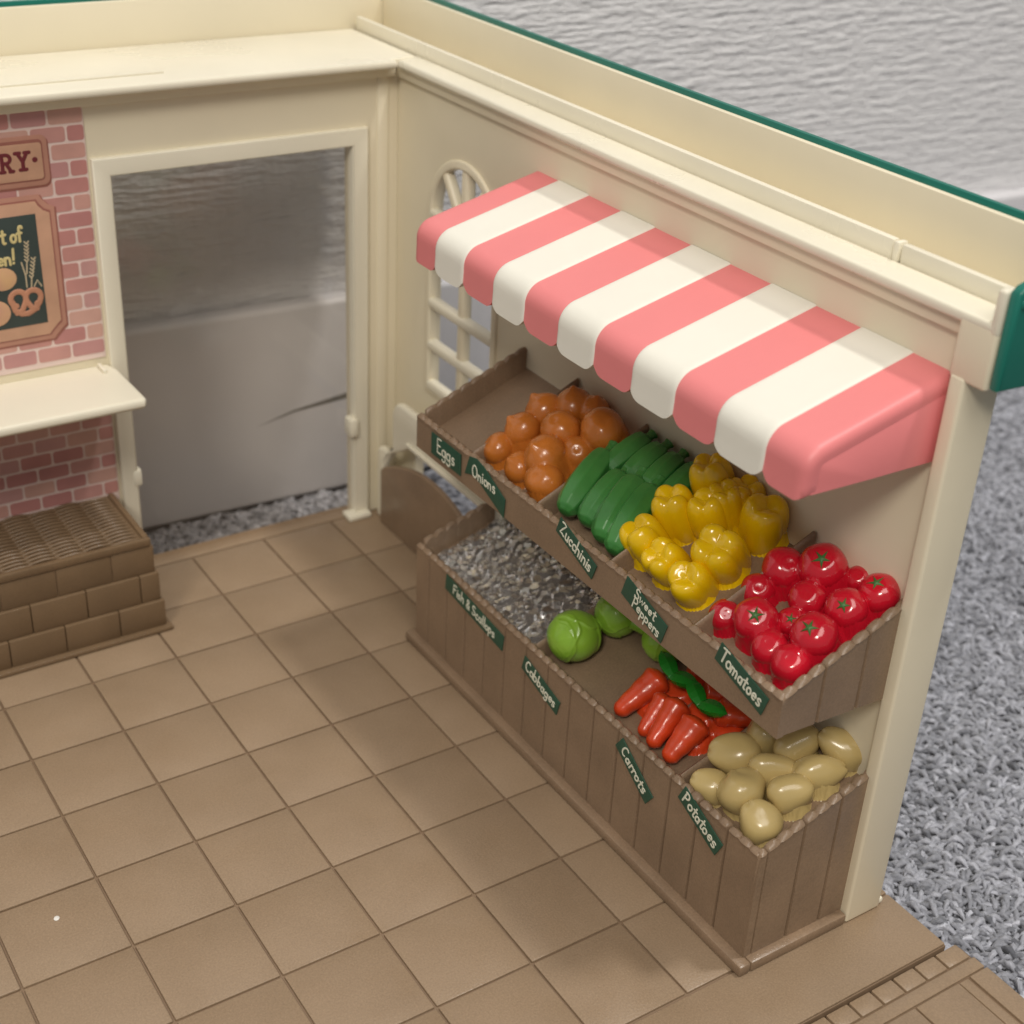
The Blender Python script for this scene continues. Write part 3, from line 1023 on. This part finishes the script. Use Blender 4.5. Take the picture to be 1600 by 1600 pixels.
def sticker(text, c0, c1, height, x, parent, m=LABEL, lines=None, size=None, seed=1, bend=None):
    """label on the -x face; c0 = top-left (y,z), c1 = top-right (y,z)"""
    c0 = np.array(c0); c1 = np.array(c1)
    t = c1 - c0
    Ln = np.linalg.norm(t)
    ang = math.atan2(t[1], -t[0])
    U = np.array([0, -math.cos(ang), math.sin(ang)]); V = np.array([0, math.sin(ang), math.cos(ang)])
    org = np.array([x, c0[0], c0[1]]) - V * height
    if bend:
        out = bend
    else:
        out = [(0, 0), (Ln, 0), (Ln, height), (0, height)]
    o = plate('label', out, [], org, U, V, 0.02, 0.003, m, parent, False)
    o['label'] = 'green sticker hand-lettered %s' % text
    lines = lines or [text]
    for i, tx in enumerate(lines):
        st, w = layout(tx, .03, seed + i)
        h = size or height * .5
        kx = min(h, (Ln * .86) / w)
        lh = height / len(lines)
        y0_ = height - lh * (i + 1) + (lh - h * .72) * .5
        x0_ = (Ln - w * kx) / 2 + (0.06 if i else 0) * len(lines)
        strokes_obj('lettering', [[(x0_ + q[0] * kx, y0_ + q[1] * h * .95) for q in s] for s in st], min(.043, h * .145), org, U, V, CHALK, o, .22)
    return o


# ---- lower counter
lowc = thing('lower_produce_counter', (0.5, -12, 0), 'brown plank-fronted produce counter standing on the tiled floor', 'produce counter')
ys = [-6.0, -6.6] + [-6.6 - 0.812 * k for k in range(1, 14)] + [-18.0]
FX = -0.76
for a, b in zip(ys[:-1], ys[1:]):
    board('plank', (FX, a - .004), (FX, b + .004), 2.72, 2.72, 0.2, 0.2, 0.15, WOOD, lowc, True, True, (1, 0))
xe = [-0.755, -0.59, 0.26, 1.09, 1.96]
for a, b in zip(xe[:-1], xe[1:]):
    f0, f1 = (a + .76) / 2.72, (b + .76) / 2.72
    board('plank', (a + .003, -18.02), (b - .003, -18.02), 2.72 + .88 * f0, 2.72 + .88 * f1, 0.2, 0.2, 0.15, WOOD, lowc, True, b > -.5, (0, 1))
for a, b in zip([-0.60, 0.26, 1.09], [0.26, 1.09, 1.96]):
    f0, f1 = (a + .76) / 2.72, (b + .76) / 2.72
    board('plank', (a + .003, -6.0), (b - .003, -6.0), 2.72 + .88 * f0, 2.72 + .88 * f1, 0.0, 0.0, 0.15, WOOD, lowc, True, True, (0, -1))
for yd in (-10.72, -15.55):
    board('divider', (-0.6, yd), (1.95, yd), 2.68, 3.5, 1.8, 2.6, 0.12, WOOD, lowc, False, False, (0, -1))
mesh_obj('tray_floor', [(x, y, z) for (x, zt, zb) in ((-0.7, 2.17, 1.9), (2.0, 3.02, 2.75)) for y in (-17.95, -6.05) for z in (zb, zt)],
         BOXF, WOOD, lowc)
box('skirting_strip', (-0.97, FX + .06), (-18.2, -5.9), (0.0, 0.24), WOOD, lowc, 0.05)
box('skirting_strip', (FX + .062, 1.68), (-18.2, -17.95), (0.0, 0.235), WOOD, lowc, 0.05)
sticker('Fish & Scallops', (-7.42, 2.62), (-9.84, 2.36), .40, FX - .03, lowc, size=.27, seed=3)
sticker('Cabbages', (-10.66, 2.38), (-12.0, 2.02), .38, FX - .03, lowc, size=.29, seed=5)
sticker('Carrots', (-14.08, 2.56), (-15.14, 1.86), .36, FX - .03, lowc, size=.29, seed=8)
sticker('Potatoes', (-15.98, 2.76), (-17.13, 2.24), .40, FX - .035, lowc, size=.31, seed=9)

# ---- upper tray
upc = thing('upper_produce_tray', (0.5, -12, 5), 'brown sloping produce tray with five bays fixed to the side wall under the awning', 'produce tray')
UX = -0.80
board('front_board', (UX, -6.0), (UX, -17.96), 6.05, 6.08, 5.22, 5.22, 0.15, WOOD, upc, True, False, (1, 0))
for a, b in zip([-0.78, 0.10, 1.02], [0.10, 1.02, 1.97]):
    f0, f1 = (a + .8) / 2.8, (b + .8) / 2.8
    board('side_plank', (a + .003, -17.95), (b - .003, -17.95), 6.07 + 1.12 * f0, 6.07 + 1.12 * f1, 5.24 - .12 * f0, 5.24 - .12 * f1, 0.15, WOOD, upc, True, True, (0, 1))
for a, b in zip([-0.63, 0.25, 1.12], [0.25, 1.12, 1.97]):
    f0, f1 = (a + .8) / 2.8, (b + .8) / 2.8
    board('side_plank', (a + .003, -6.0), (b - .003, -6.0), 6.04 + 1.12 * f0, 6.04 + 1.12 * f1, 5.24 - .12 * f0, 5.24 - .12 * f1, 0.13, WOOD, upc, True, True, (0, -1))
for yd in (-8.06, -10.52, -12.99, -15.45):
    board('divider', (-0.64, yd), (1.96, yd), 6.0, 7.16, 5.3, 6.3, 0.12, WOOD, upc, False, False, (0, -1))
mesh_obj('tray_floor', [(x, y, z) for (x, zt, zb) in ((-0.7, 5.46, 5.25), (2.0, 6.60, 5.2)) for y in (-17.85, -6.08) for z in (zb, zt)],
         BOXF, WOOD, upc)
LX = UX - .035
sticker('Eggs', (-6.70, 5.89), (-7.93, 5.89), .51, LX, upc, size=.36, seed=11)
ob = [(0, .02), (.32, .12), (.62, .06), (1.55, -.30), (1.58, .14), (.75, .50), (.45, .56), (.18, .50)]
sticker('Onions', (-8.10, 5.92), (-9.60, 5.92), .40, LX, upc, size=.30, seed=12, bend=[(p[0], p[1] + .0) for p in ob])
sticker('Zucchinis', (-11.62, 6.24), (-12.86, 5.80), .38, LX, upc, size=.31, seed=14)
sticker('Sweet Peppers', (-13.78, 6.10), (-15.02, 5.72), .46, LX, upc, lines=['Sweet', 'Peppers'], size=.25, seed=16)
sticker('Tomatoes', (-16.42, 6.24), (-17.68, 5.86), .42, LX, upc, size=.33, seed=19)

# ================================================================== PRODUCE
UP0 = (-0.7, 0, 5.46); UN = np.array([-1.14, 0, 2.7]); UN = UN / np.linalg.norm(UN)
LP0 = (-0.7, 0, 2.17); LN = np.array([-0.85, 0, 2.7]); LN = LN / np.linalg.norm(LN)


def frame(axis):
    a = Vector(axis).normalized()
    q = a.to_track_quat('Z', 'Y').to_matrix()
    return np.array(q)


def revolve(fn, nu, nv):
    """fn(t in 0..1 from bottom pole to top pole, theta) -> local point (z = axis)"""
    vs, fs = [], []
    for j in range(1, nv):
        for i in range(nu):
            vs.append(fn(j / nv, 2 * math.pi * i / nu))
    b = len(vs); vs.append(fn(0, 0)); vs.append(fn(1, 0))
    for j in range(nv - 2):
        for i in range(nu):
            fs.append((j * nu + i, j * nu + (i + 1) % nu, (j + 1) * nu + (i + 1) % nu, (j + 1) * nu + i))
    for i in range(nu):
        fs.append((b, (i + 1) % nu, i))
        fs.append((b + 1, (nv - 2) * nu + i, (nv - 2) * nu + (i + 1) % nu))
    return np.array(vs), fs


def item(name, local, faces, pos, axis, spin, m, parent):
    c, s = math.cos(spin), math.sin(spin)
    loc = np.asarray(local) @ np.array([[c, s, 0], [-s, c, 0], [0, 0, 1]])
    w = loc @ frame(axis).T
    return put(name, mesh_data(name, w, faces, m, True), parent, pos)


def web(name, items, p0, n, m, parent, pad=1.2, lift=0.8, res=0.045):
    """low moulded bed that joins a cluster: a soft height field over the bay floor"""
    n = np.array(n)
    u = np.array([n[2], 0, -n[0]])        # up the slope
    A = np.array([(np.array(q) - np.array(p0)) @ u for q, r in items])
    B = np.array([q[1] for q, r in items])
    H = np.array([(np.array(q) - np.array(p0)) @ n for q, r in items])
    Rr_ = np.array([r for q, r in items])
    a = np.arange(max(.1, A.min() - 1.3 * Rr_.max()), A.max() + 1.3 * Rr_.max(), res)
    b = np.arange(B.min() - 1.3 * Rr_.max(), B.max() + 1.3 * Rr_.max(), res)
    AA, BB = np.meshgrid(a, b, indexing='ij')
    D = np.sqrt((AA[..., None] - A) ** 2 + (BB[..., None] - B) ** 2)
    Rp = Rr_ * pad
    top = H + lift * np.sqrt(np.maximum(Rp ** 2 - D ** 2, 0))
    hh = np.where(D < Rp, top, H - 7 * (D - Rp))
    kk = 9.0
    G = np.log(np.sum(np.exp(np.clip(kk * hh, -60, 60)), -1)) / kk - .03
    keep = G > -1.3
    G = np.maximum(G, -.05)
    idx = -np.ones(G.shape, int)
    vs, fs = [], []
    for i in range(len(a)):
        for j in range(len(b)):
            if keep[i, j]:
                idx[i, j] = len(vs)
                p = np.array(p0) + u * a[i] + n * G[i, j]
                p[1] = b[j]
                vs.append(p)
    for i in range(len(a) - 1):
        for j in range(len(b) - 1):
            q = (idx[i, j], idx[i + 1, j], idx[i + 1, j + 1], idx[i, j + 1])
            if min(q) >= 0:
                fs.append(q)
    return mesh_obj(name, vs, fs, m, parent, True)


def centre(pts):
    return np.mean([p for p, r in pts], 0)


# ---- tomatoes
T = [(1286, 885, 35, 1, 1.15, (0.0, 0)), (1225, 888, 32, 0, .95, (.3, .4)), (1341, 905, 20, 0, .9, (0, 0)), (1374, 927, 31, 1, .95, (.15, -.35)),
     (1184, 922, 25, 0, .85, (0, .3)), (1261, 936, 28, 0, 1.0, (0, 0)), (1322, 951, 31, 1, 1.1, (-.35, .1)), (1181, 968, 33, 1, 1.1, (-.05, .2)),
     (1237, 972, 22, 1, 1.0, (-.1, .1)), (1272, 993, 35, 1, 1.1, (-.1, -.2)), (1133, 962, 24, 0, .8, (0, .4)), (1203, 1012, 28, 0, .8, (0, 0)), (1236, 1037, 30, 0, .8, (0, 0))]
tom = []
for (u, v, r, cal, h, tilt) in T:
    p = on_plane(u, v, UP0, UN, .30 * h)
    rc = r * px_cm(p) * 1.1
    p = on_plane(u, v, UP0, UN, rc * h)
    tom.append((p, rc))
tt = thing('tomato_cluster', centre(tom) - np.array([0, 0, .3]), 'glossy red tomatoes moulded together in the bay nearest the front post', 'toy vegetables')


def tomato_fn(r, seed):
    rr = random.Random(seed)
    ph = rr.uniform(0, 6)

    def fn(t, th):
        a = math.pi * (t - .5)
        k = 1 + .022 * math.cos(5 * th + ph) * math.cos(a)
        x, y = math.cos(a) * math.cos(th) * k, math.cos(a) * math.sin(th) * k
        z = .88 * math.sin(a)
        rho = math.cos(a)
        if z > 0:
            z -= .13 * math.exp(-(rho / .3) ** 2)
        return (r * x, r * y, r * z)
    return fn


for k, ((p, r), (u, v, rp, cal, h, tilt)) in enumerate(zip(tom, T)):
    vs, fs = revolve(tomato_fn(r, k), 28, 18)
    ax = np.array([UN[0] + tilt[0] - .25, UN[1] + tilt[1] * -1 - .35, UN[2]])
    o = item('tomato', vs, fs, p, ax, k, TOMATO, tt)
    if cal:
        cv, cf = [], []
        n = 5
        R0 = r * .40
        for i in range(n * 2):
            a = math.pi * i / n
            rr = R0 * (R_.uniform(.85, 1.15) if i % 2 == 0 else .30)
            zz = .88 * r * math.sqrt(max(0, 1 - (rr / r) ** 2)) - .13 * r * math.exp(-((rr / r) / .3) ** 2) + .018 * r + .008
            cv.append((rr * math.cos(a), rr * math.sin(a), zz))
        cv.append((0, 0, .80 * r + .03))
        cf += [(n * 2, i, (i + 1) % (n * 2)) for i in range(n * 2)]
        sn = len(cv)
        for i in range(n * 2):           # thickness skirt
            cv.append((cv[i][0], cv[i][1], cv[i][2] - .05))
        cf += [(i, sn + i, sn + (i + 1) % (n * 2), (i + 1) % (n * 2)) for i in range(n * 2)]
        c = item('calyx', cv, cf, p, ax, k * 1.3, CALYX, o)
web('moulded_bed', tom, UP0, UN, TOMATO, tt, .97, .8)

# ---- sweet peppers
PP = [(1012, 850, 33, .9, (-.2, .3), 1.0), (1057, 806, 33, 1.1, (0, .1), 1.1), (1118, 765, 33, 1.25, (.05, .15), 1.3), (1108, 808, 30, 1.2, (0, 0), 1.1),
      (1137, 796, 29, 1.15, (.05, 0), 1.2), (1166, 785, 30, 1.1, (.2, 0), 1.0), (1193, 822, 36, 1.0, (.15, -.25), 1.1), (1128, 872, 40, .95, (-.35, -.3), 1.15),
      (1045, 882, 33, .75, (-.45, .05), .95), (1083, 915, 34, .7, (-.45, -.15), .95)]
pep = []
for (u, v, r, h, tilt, ln) in PP:
    p = on_plane(u, v, UP0, UN, .38 * h)
    pep.append((p, r * px_cm(p)))
pt_ = thing('sweet_pepper_cluster', centre(pep) - np.array([0, 0, .3]), 'yellow bell peppers moulded together between the zucchinis and tomatoes', 'toy vegetables')


def pepper_fn(r, ln, lobes, ph):
    def fn(t, th):
        # barrel with shoulders; top end dimpled into lobes
        a = math.pi * (t - .5)
        ca, sa = math.cos(a), math.sin(a)
        e = 0.55
        rho = (abs(ca) ** e)
        z = math.copysign(abs(sa) ** .75, sa) * ln
        cl = abs(math.cos(lobes * .5 * (th + ph)))
        lob = 0.86 + .19 * cl ** .7
        rho *= lob
        if z > 0:
            z -= .40 * math.exp(-(rho / .36) ** 2) + .20 * (1 - cl ** .6) * min(1, rho / .4)
        taper = .86 + .14 * t
        return (r * rho * taper * math.cos(th), r * rho * taper * math.sin(th), r * z)
    return fn


for k, ((p, r), (u, v, rp, h, tilt, ln)) in enumerate(zip(pep, PP)):
    lob = 4 if k % 3 else 3
    vs, fs = revolve(pepper_fn(r * 1.12, ln * 1.3, lob, k * .6), 48, 26)
    ax = np.array([UN[0] + tilt[0], tilt[1], UN[2]])
    o = item('sweet_pepper', vs, fs, p, ax, k * .7, PEPPER, pt_)
    # small nub in the dimple
    nv, nf = revolve(lambda t, th: (r * .16 * math.cos(math.pi * (t - .5)) * math.cos(th), r * .16 * math.cos(math.pi * (t - .5)) * math.sin(th), r * (ln * 1.0 + .10 * math.sin(math.pi * (t - .5)))), 8, 6)
    item('stem_nub', nv, nf, p, ax, 0, PEPPER, o)
web('moulded_bed', pep, UP0, UN, PEPPER, pt_, .88, .55)

# ---- zucchinis (blunt end, stem end in photo pixels, half width)
ZZ = [((880, 800), (950, 704), 27, .42, .58), ((912, 818), (975, 738), 27, .40, .60), ((936, 842), (997, 745), 29, .44, .62), ((955, 862), (1022, 758), 28, .40, .60),
      ((945, 735), (1012, 682), 22, .45, .52), ((975, 750), (1037, 697), 23, .45, .55), ((1005, 768), (1062, 712), 23, .45, .55), ((1030, 792), (1092, 728), 24, .42, .5)]
zpts = []
for (a, b, w, h0, h1) in ZZ:
    p0 = on_plane(a[0], a[1], UP0, UN, h0); p1 = on_plane(b[0], b[1], UP0, UN, h1)
    zpts.append(((p0 + p1) / 2, .35))
zt = thing('zucchini_cluster', centre(zpts) - np.array([0, 0, .3]), 'dark green faceted zucchinis laid in two rows between onions and peppers', 'toy vegetables')
for k, (a, b, w, h0, h1) in enumerate(ZZ):
    p0 = on_plane(a[0], a[1], UP0, UN, h0); p1 = on_plane(b[0], b[1], UP0, UN, h1)
    mid = (p0 + p1) / 2
    r = w * px_cm(mid) * .96
    Ln = np.linalg.norm(p1 - p0)
    vs, fs = [], []
    n = 8
    prof_z = [(-.5, .12), (-.49, .42), (-.44, .72), (-.32, .92), (-.1, 1.02), (.15, 1.0), (.34, .9), (.44, .74), (.475, .5), (.48, .42), (.5, .36), (.58, .36), (.64, .46), (.645, .1)]
    for (t, q) in prof_z:
        for i in range(n):
            th = 2 * math.pi * (i + .5) / n
            bend = .10 * Ln * (t * t) * -1
            vs.append((r * q * math.cos(th) + bend, r * q * math.sin(th), t * Ln))
    m_ = len(prof_z)
    for j in range(m_ - 1):
        for i in range(n):
            fs.append((j * n + i, j * n + (i + 1) % n, (j + 1) * n + (i + 1) % n, (j + 1) * n + i))
    fs.append(tuple(reversed(range(n)))); fs.append(tuple((m_ - 1) * n + i for i in range(n)))
    # orient: z along p0->p1, x towards tray normal
    z_ = (p1 - p0) / Ln
    x_ = UN - z_ * (UN @ z_); x_ /= np.linalg.norm(x_)
    y_ = np.cross(z_, x_)
    w_ = np.array(vs) @ np.stack([x_, y_, z_])
    o = put('zucchini', mesh_data('zucchini', w_, fs, ZUCC, True), zt, mid)
    soft(o, .018, 1, 25)
    o.data.set_sharp_from_angle(angle=math.radians(14))
zb = [(q - UN * .1, .42) for q, r in zpts]
web('moulded_bed', zb, UP0, UN, ZUCC, zt, .85, .1)

# ---- onions
OO = [(780, 701, 22, .75, (-.5, .6)), (817, 672, 25, 1.1, (-.3, .5)), (851, 643, 26, 1.2, (0, .6)), (897, 634, 26, 1.3, (.3, .1)), (876, 672, 27, 1.3, (-.1, 0)),
      (927, 643, 23, 1.2, (.4, -.1)), (942, 672, 30, 1.2, (.1, -.3)), (852, 713, 29, 1.15, (-.35, .1)), (812, 731, 22, .75, (-.4, .2)), (850, 752, 26, .8, (-.5, -.2)), (903, 708, 23, .9, (-.2, -.5))]
on = []
for (u, v, r, h, tilt) in OO:
    p = on_plane(u, v, UP0, UN, .33 * h)
    rc = r * px_cm(p) * 1.2
    p = on_plane(u, v, UP0, UN, rc * h)
    on.append((p, rc))
ot = thing('onion_cluster', centre(on) - np.array([0, 0, .3]), 'shiny orange-brown onions moulded together in the bay next to the empty one', 'toy vegetables')


def onion_fn(r, ph):
    def fn(t, th):
        a = math.pi * (t - .5)
        rho = math.cos(a)
        z = math.sin(a) * .92
        pole = max(0.0, abs(math.sin(a)) - .35)
        k = 1 + .05 * math.sin(2 * th + ph) * math.cos(a) - .16 * pole * (1 - abs(math.cos(3.5 * th + ph)) ** .5)
        if z > 0:
            z += .22 * math.exp(-(rho / .22) ** 2)
        else:
            z += .12 * math.exp(-(rho / .25) ** 2)
        return (r * rho * k * math.cos(th), r * rho * k * math.sin(th), r * z)
    return fn


for k, ((p, r), q) in enumerate(zip(on, OO)):
    vs, fs = revolve(onion_fn(r, k), 42, 24)
    ax = np.array([UN[0] + q[4][0] * 1.3 - .1, q[4][1] * 1.3 - .1, UN[2]]) * (-1 if k in (0, 4, 6, 9, 10) else 1)
    item('onion', vs, fs, p, ax, k * 1.1, ONION, ot)
web('moulded_bed', on, UP0, UN, ONION, ot, .97, .86)

# ---- potatoes
QQ = [(1150, 1180, 36, 27, 10, .95), (1197, 1150, 30, 26, 60, 1.0), (1246, 1166, 33, 28, -40, 1.05), (1316, 1171, 36, 21, 40, 1.0), (1277, 1207, 40, 22, -8, .95),
      (1207, 1205, 34, 22, 5, .95), (1110, 1228, 27, 21, 25, .8), (1160, 1236, 33, 33, 70, 1.05), (1234, 1240, 31, 27, -15, .95), (1187, 1284, 30, 27, 60, .85)]
po = []
for (u, v, a, b, ang, h) in QQ:
    p = on_plane(u, v, LP0, LN, .35 * h)
    po.append((p, (a + b) / 2 * px_cm(p)))
pq = thing('potato_cluster', centre(po) - np.array([0, 0, .3]), 'beige potatoes moulded together in the front bay of the lower counter', 'toy vegetables')
right = CAM_R[0]; upv = -CAM_R[1]
for k, ((p, r), (u, v, a, b, ang, h)) in enumerate(zip(po, QQ)):
    s = px_cm(p)
    ra, rb = a * s * 1.14, b * s * 1.16
    rc = (ra + 2 * rb) / 3
    ca, sa = math.cos(math.radians(ang)), math.sin(math.radians(ang))
    ax = right * ca - upv * sa          # long axis (photo angle, y down)

    def fn(t, th, k=k):
        al = math.pi * (t - .5)
        ph = k * 2.1
        n = 1 + .09 * math.sin(2 * th + ph) * math.cos(al) + .08 * math.sin(3 * al + ph) + .04 * math.sin(3 * th + 2 * al + ph)
        e = .85
        rho = math.copysign(abs(math.cos(al)) ** e, 1)
        return (rb * rho * n * math.cos(th), rc * rho * n * math.sin(th), ra * math.sin(al) * n)
    vs, fs = revolve(fn, 28, 18)
    item('potato', vs, fs, p, ax, 0, POTATO, pq)
web('moulded_bed', po, LP0, LN, POTATO, pq, .93, .85)

# ---- cabbages
CC = [(898, 994, 41), (966, 960, 36), (1040, 1000, 36)]
ct_pts = []
for (u, v, r) in CC:
    p = on_plane(u, v, LP0, LN, .5)
    rc = r * px_cm(p)
    p = on_plane(u, v, LP0, LN, rc * .95)
    ct_pts.append((p, rc))
ct = thing('cabbage_cluster', centre(ct_pts) - np.array([0, 0, .4]), 'bright green round cabbages joined in a row in the lower counter beside the ice', 'toy vegetables')
for k, (p, r) in enumerate(ct_pts):
    rr = random.Random(20 + k)
    leaves = []
    for i in range(6):
        d = np.array([rr.gauss(0, 1), rr.gauss(0, 1), rr.gauss(0, .7)]); d /= np.linalg.norm(d)
        leaves.append((d, rr.uniform(.75, 1.15), rr.uniform(0, 6)))

    vs, fs = revolve(lambda t, th: (math.cos(math.pi * (t - .5)) * math.cos(th), math.cos(math.pi * (t - .5)) * math.sin(th), math.sin(math.pi * (t - .5))), 150, 96)
    h = np.zeros(len(vs))
    for (c, w, ph) in leaves:
        ang = np.arccos(np.clip(vs @ c, -1, 1))
        e1 = np.cross(c, [.3, .5, .81]); e1 /= np.linalg.norm(e1)
        e2 = np.cross(c, e1)
        az = np.arctan2(vs @ e2, vs @ e1)
        lim = w * (1 + .07 * np.sin(3 * az + ph) + .03 * np.sin(7 * az + ph))
        inside = 1 / (1 + np.exp(-np.clip((lim - ang) / .02, -30, 30)))
        lip = np.exp(-((lim - ang - .05) / .05) ** 2)
        vein = np.exp(-(np.sin(2.5 * az + ph) * np.minimum(ang, 1) / .035) ** 2) * np.clip(ang / .2, 0, 1)
        h = h * (1 - .55 * inside) + inside * (.045 + .014 * vein) + inside * .02 * lip
    vs = vs * ((.97 + h) * r)[:, None]
    item('cabbage', vs, fs, p, (0.1, -.2, 1), 0, CABB, ct)
for (a, ra), (b, rb) in ((ct_pts[0], ct_pts[1]), (ct_pts[1], ct_pts[2])):
    d = b - a; Ld = np.linalg.norm(d)
    vs, fs = revolve(lambda t, th: ((.14 + .12 * abs(2 * t - 1) ** 2) * math.cos(th) * math.sin(math.pi * min(1, max(0, t * .98 + .01))) ** .25,
                                    (.14 + .12 * abs(2 * t - 1) ** 2) * math.sin(th) * math.sin(math.pi * min(1, max(0, t * .98 + .01))) ** .25, (t - .5) * Ld * .9), 14, 12)
    item('joining_neck', vs, fs, (a + b) / 2, d, 0, CABB, ct)

# ---- carrots : (tip, crown) in photo pixels
KK = [((966, 1112), (1034, 1058), 21, .25, .5), ((1003, 1146), (1042, 1090), 17, .22, .48), ((1018, 1163), (1062, 1098), 20, .28, .55), ((1043, 1186), (1092, 1128), 22, .25, .52),
      ((1145, 1060), (1076, 1050), 19, .3, .5), ((1165, 1090), (1100, 1080), 20, .3, .5), ((1180, 1125), (1120, 1112), 20, .3, .45)]
kp = [((on_plane(a[0], a[1], LP0, LN, h0) + on_plane(b[0], b[1], LP0, LN, h1)) / 2, .3) for a, b, w, h0, h1 in KK]
kt = thing('carrot_bunch', centre(kp) - np.array([0, 0, .3]), 'orange-red carrots with a green leafy strip across the middle in the lower counter', 'toy vegetables')
for k, (a, b, w, h0, h1) in enumerate(KK):
    p0 = on_plane(a[0], a[1], LP0, LN, h0); p1 = on_plane(b[0], b[1], LP0, LN, h1)
    mid = (p0 + p1) / 2
    Ln = np.linalg.norm(p1 - p0) * 1.15
    r = w * px_cm(mid) * 1.22

    def fn(t, th, k=k):
        z = t - .5
        if t <= 0 or t >= 1:
            return (0, 0, z * Ln)
        prof_ = (.48 + .55 * t) * min(1, (t / .10) ** .5) * min(1, ((1 - t) / .14) ** .5)
        n = 1 + .03 * math.sin(23 * t + 2 * math.sin(th + k)) + .03 * math.sin(3 * th + k)
        return (r * prof_ * n * math.cos(th), r * prof_ * n * math.sin(th), z * Ln)
    vs, fs = revolve(fn, 20, 26)
    item('carrot', vs, fs, mid, p1 - p0, k, CARROT, kt)
kb = [(on_plane(u, v, LP0, LN, .16), .42) for u, v in ((1020, 1095), (1050, 1120), (1085, 1150), (1060, 1075), (1100, 1110), (1130, 1090), (1135, 1135))]
web('moulded_bed', kb, LP0, LN, CARROT, kt, .8, .3)
la = on_plane(1034, 1030, LP0, LN, .72); lb = on_plane(1122, 1118, LP0, LN, .72)
for k in range(4):
    q = la + (lb - la) * (k + .5) / 4
    d = (lb - la) / np.linalg.norm(lb - la)
    sidev = np.cross(LN, d)
    ax = d + LN * .22 * (1 if k % 2 else -.5) + sidev * (.3 if k % 2 else -.25)
    Ll = np.linalg.norm(lb - la) / 4 * 1.75

    def fn(t, th):
        z = t - .5
        w = math.sin(math.pi * min(1, max(0, t))) ** .7
        ridge = 1 + .35 * math.cos(2 * th)
        return (.125 * w * math.cos(th), .23 * w * ridge * math.sin(th), z * Ll)
    vs, fs = revolve(fn, 7, 6)
    z_ = ax / np.linalg.norm(ax); x_ = LN - z_ * (LN @ z_); x_ /= np.linalg.norm(x_); y_ = np.cross(z_, x_)
    put('carrot_leaf', mesh_data('carrot_leaf', vs @ np.stack([x_, y_, z_]), fs, LEAF, False), kt, q)

# ---- clear crushed-ice sheet
ice = thing('ice_sheet', (0.6, -8.4, 2.6), 'clear lumpy crushed-ice plastic sheet in the fish and scallops bay', 'toy ice')
rng = np.random.default_rng(11)
u_ = np.array([LN[2], 0, -LN[0]])
na, nb_ = 62, 92
a = np.linspace(0.14, 2.7, na); b = np.linspace(-6.25, -10.62, nb_)
pts = rng.uniform((0, -10.8), (2.9, -6.1), (620, 2))
hts = rng.uniform(.02, .10, 620)
tiltv = rng.uniform(-1.0, 1.0, (620, 2))
vs, fs = [], []
for i in range(na):
    for j in range(nb_):
        d = (pts[:, 0] - a[i]) ** 2 + (pts[:, 1] - b[j]) ** 2
        k = int(np.argmin(d))
        h = hts[k] + (np.array([a[i], b[j]]) - pts[k]) @ (tiltv[k] * .42) + .05
        edge = min(i, na - 1 - i, j, nb_ - 1 - j)
        if edge == 0:
            h = .02
        p = np.array(LP0) + u_ * a[i] + LN * (max(.04, h))
        p[1] = b[j]
        vs.append(p)
for i in range(na - 1):
    for j in range(nb_ - 1):
        fs.append((i * nb_ + j, (i + 1) * nb_ + j, (i + 1) * nb_ + j + 1, i * nb_ + j + 1))
mesh_obj('ice_lumps', vs, fs, ICE, ice)
bv = []
for (aa, hh) in ((.1, .012), (2.72, .012)):
    for bb in (-6.2, -10.66):
        p = np.array(LP0) + u_ * aa + LN * hh
        p[1] = bb
        bv.append(p)
mesh_obj('backing_sheet', bv, [(0, 1, 3, 2)], ICE_BED, ice)

# ------------------------------------------------------------------ render
scene.render.engine = 'CYCLES'
scene.cycles.max_bounces = 7
scene.cycles.use_denoising = True
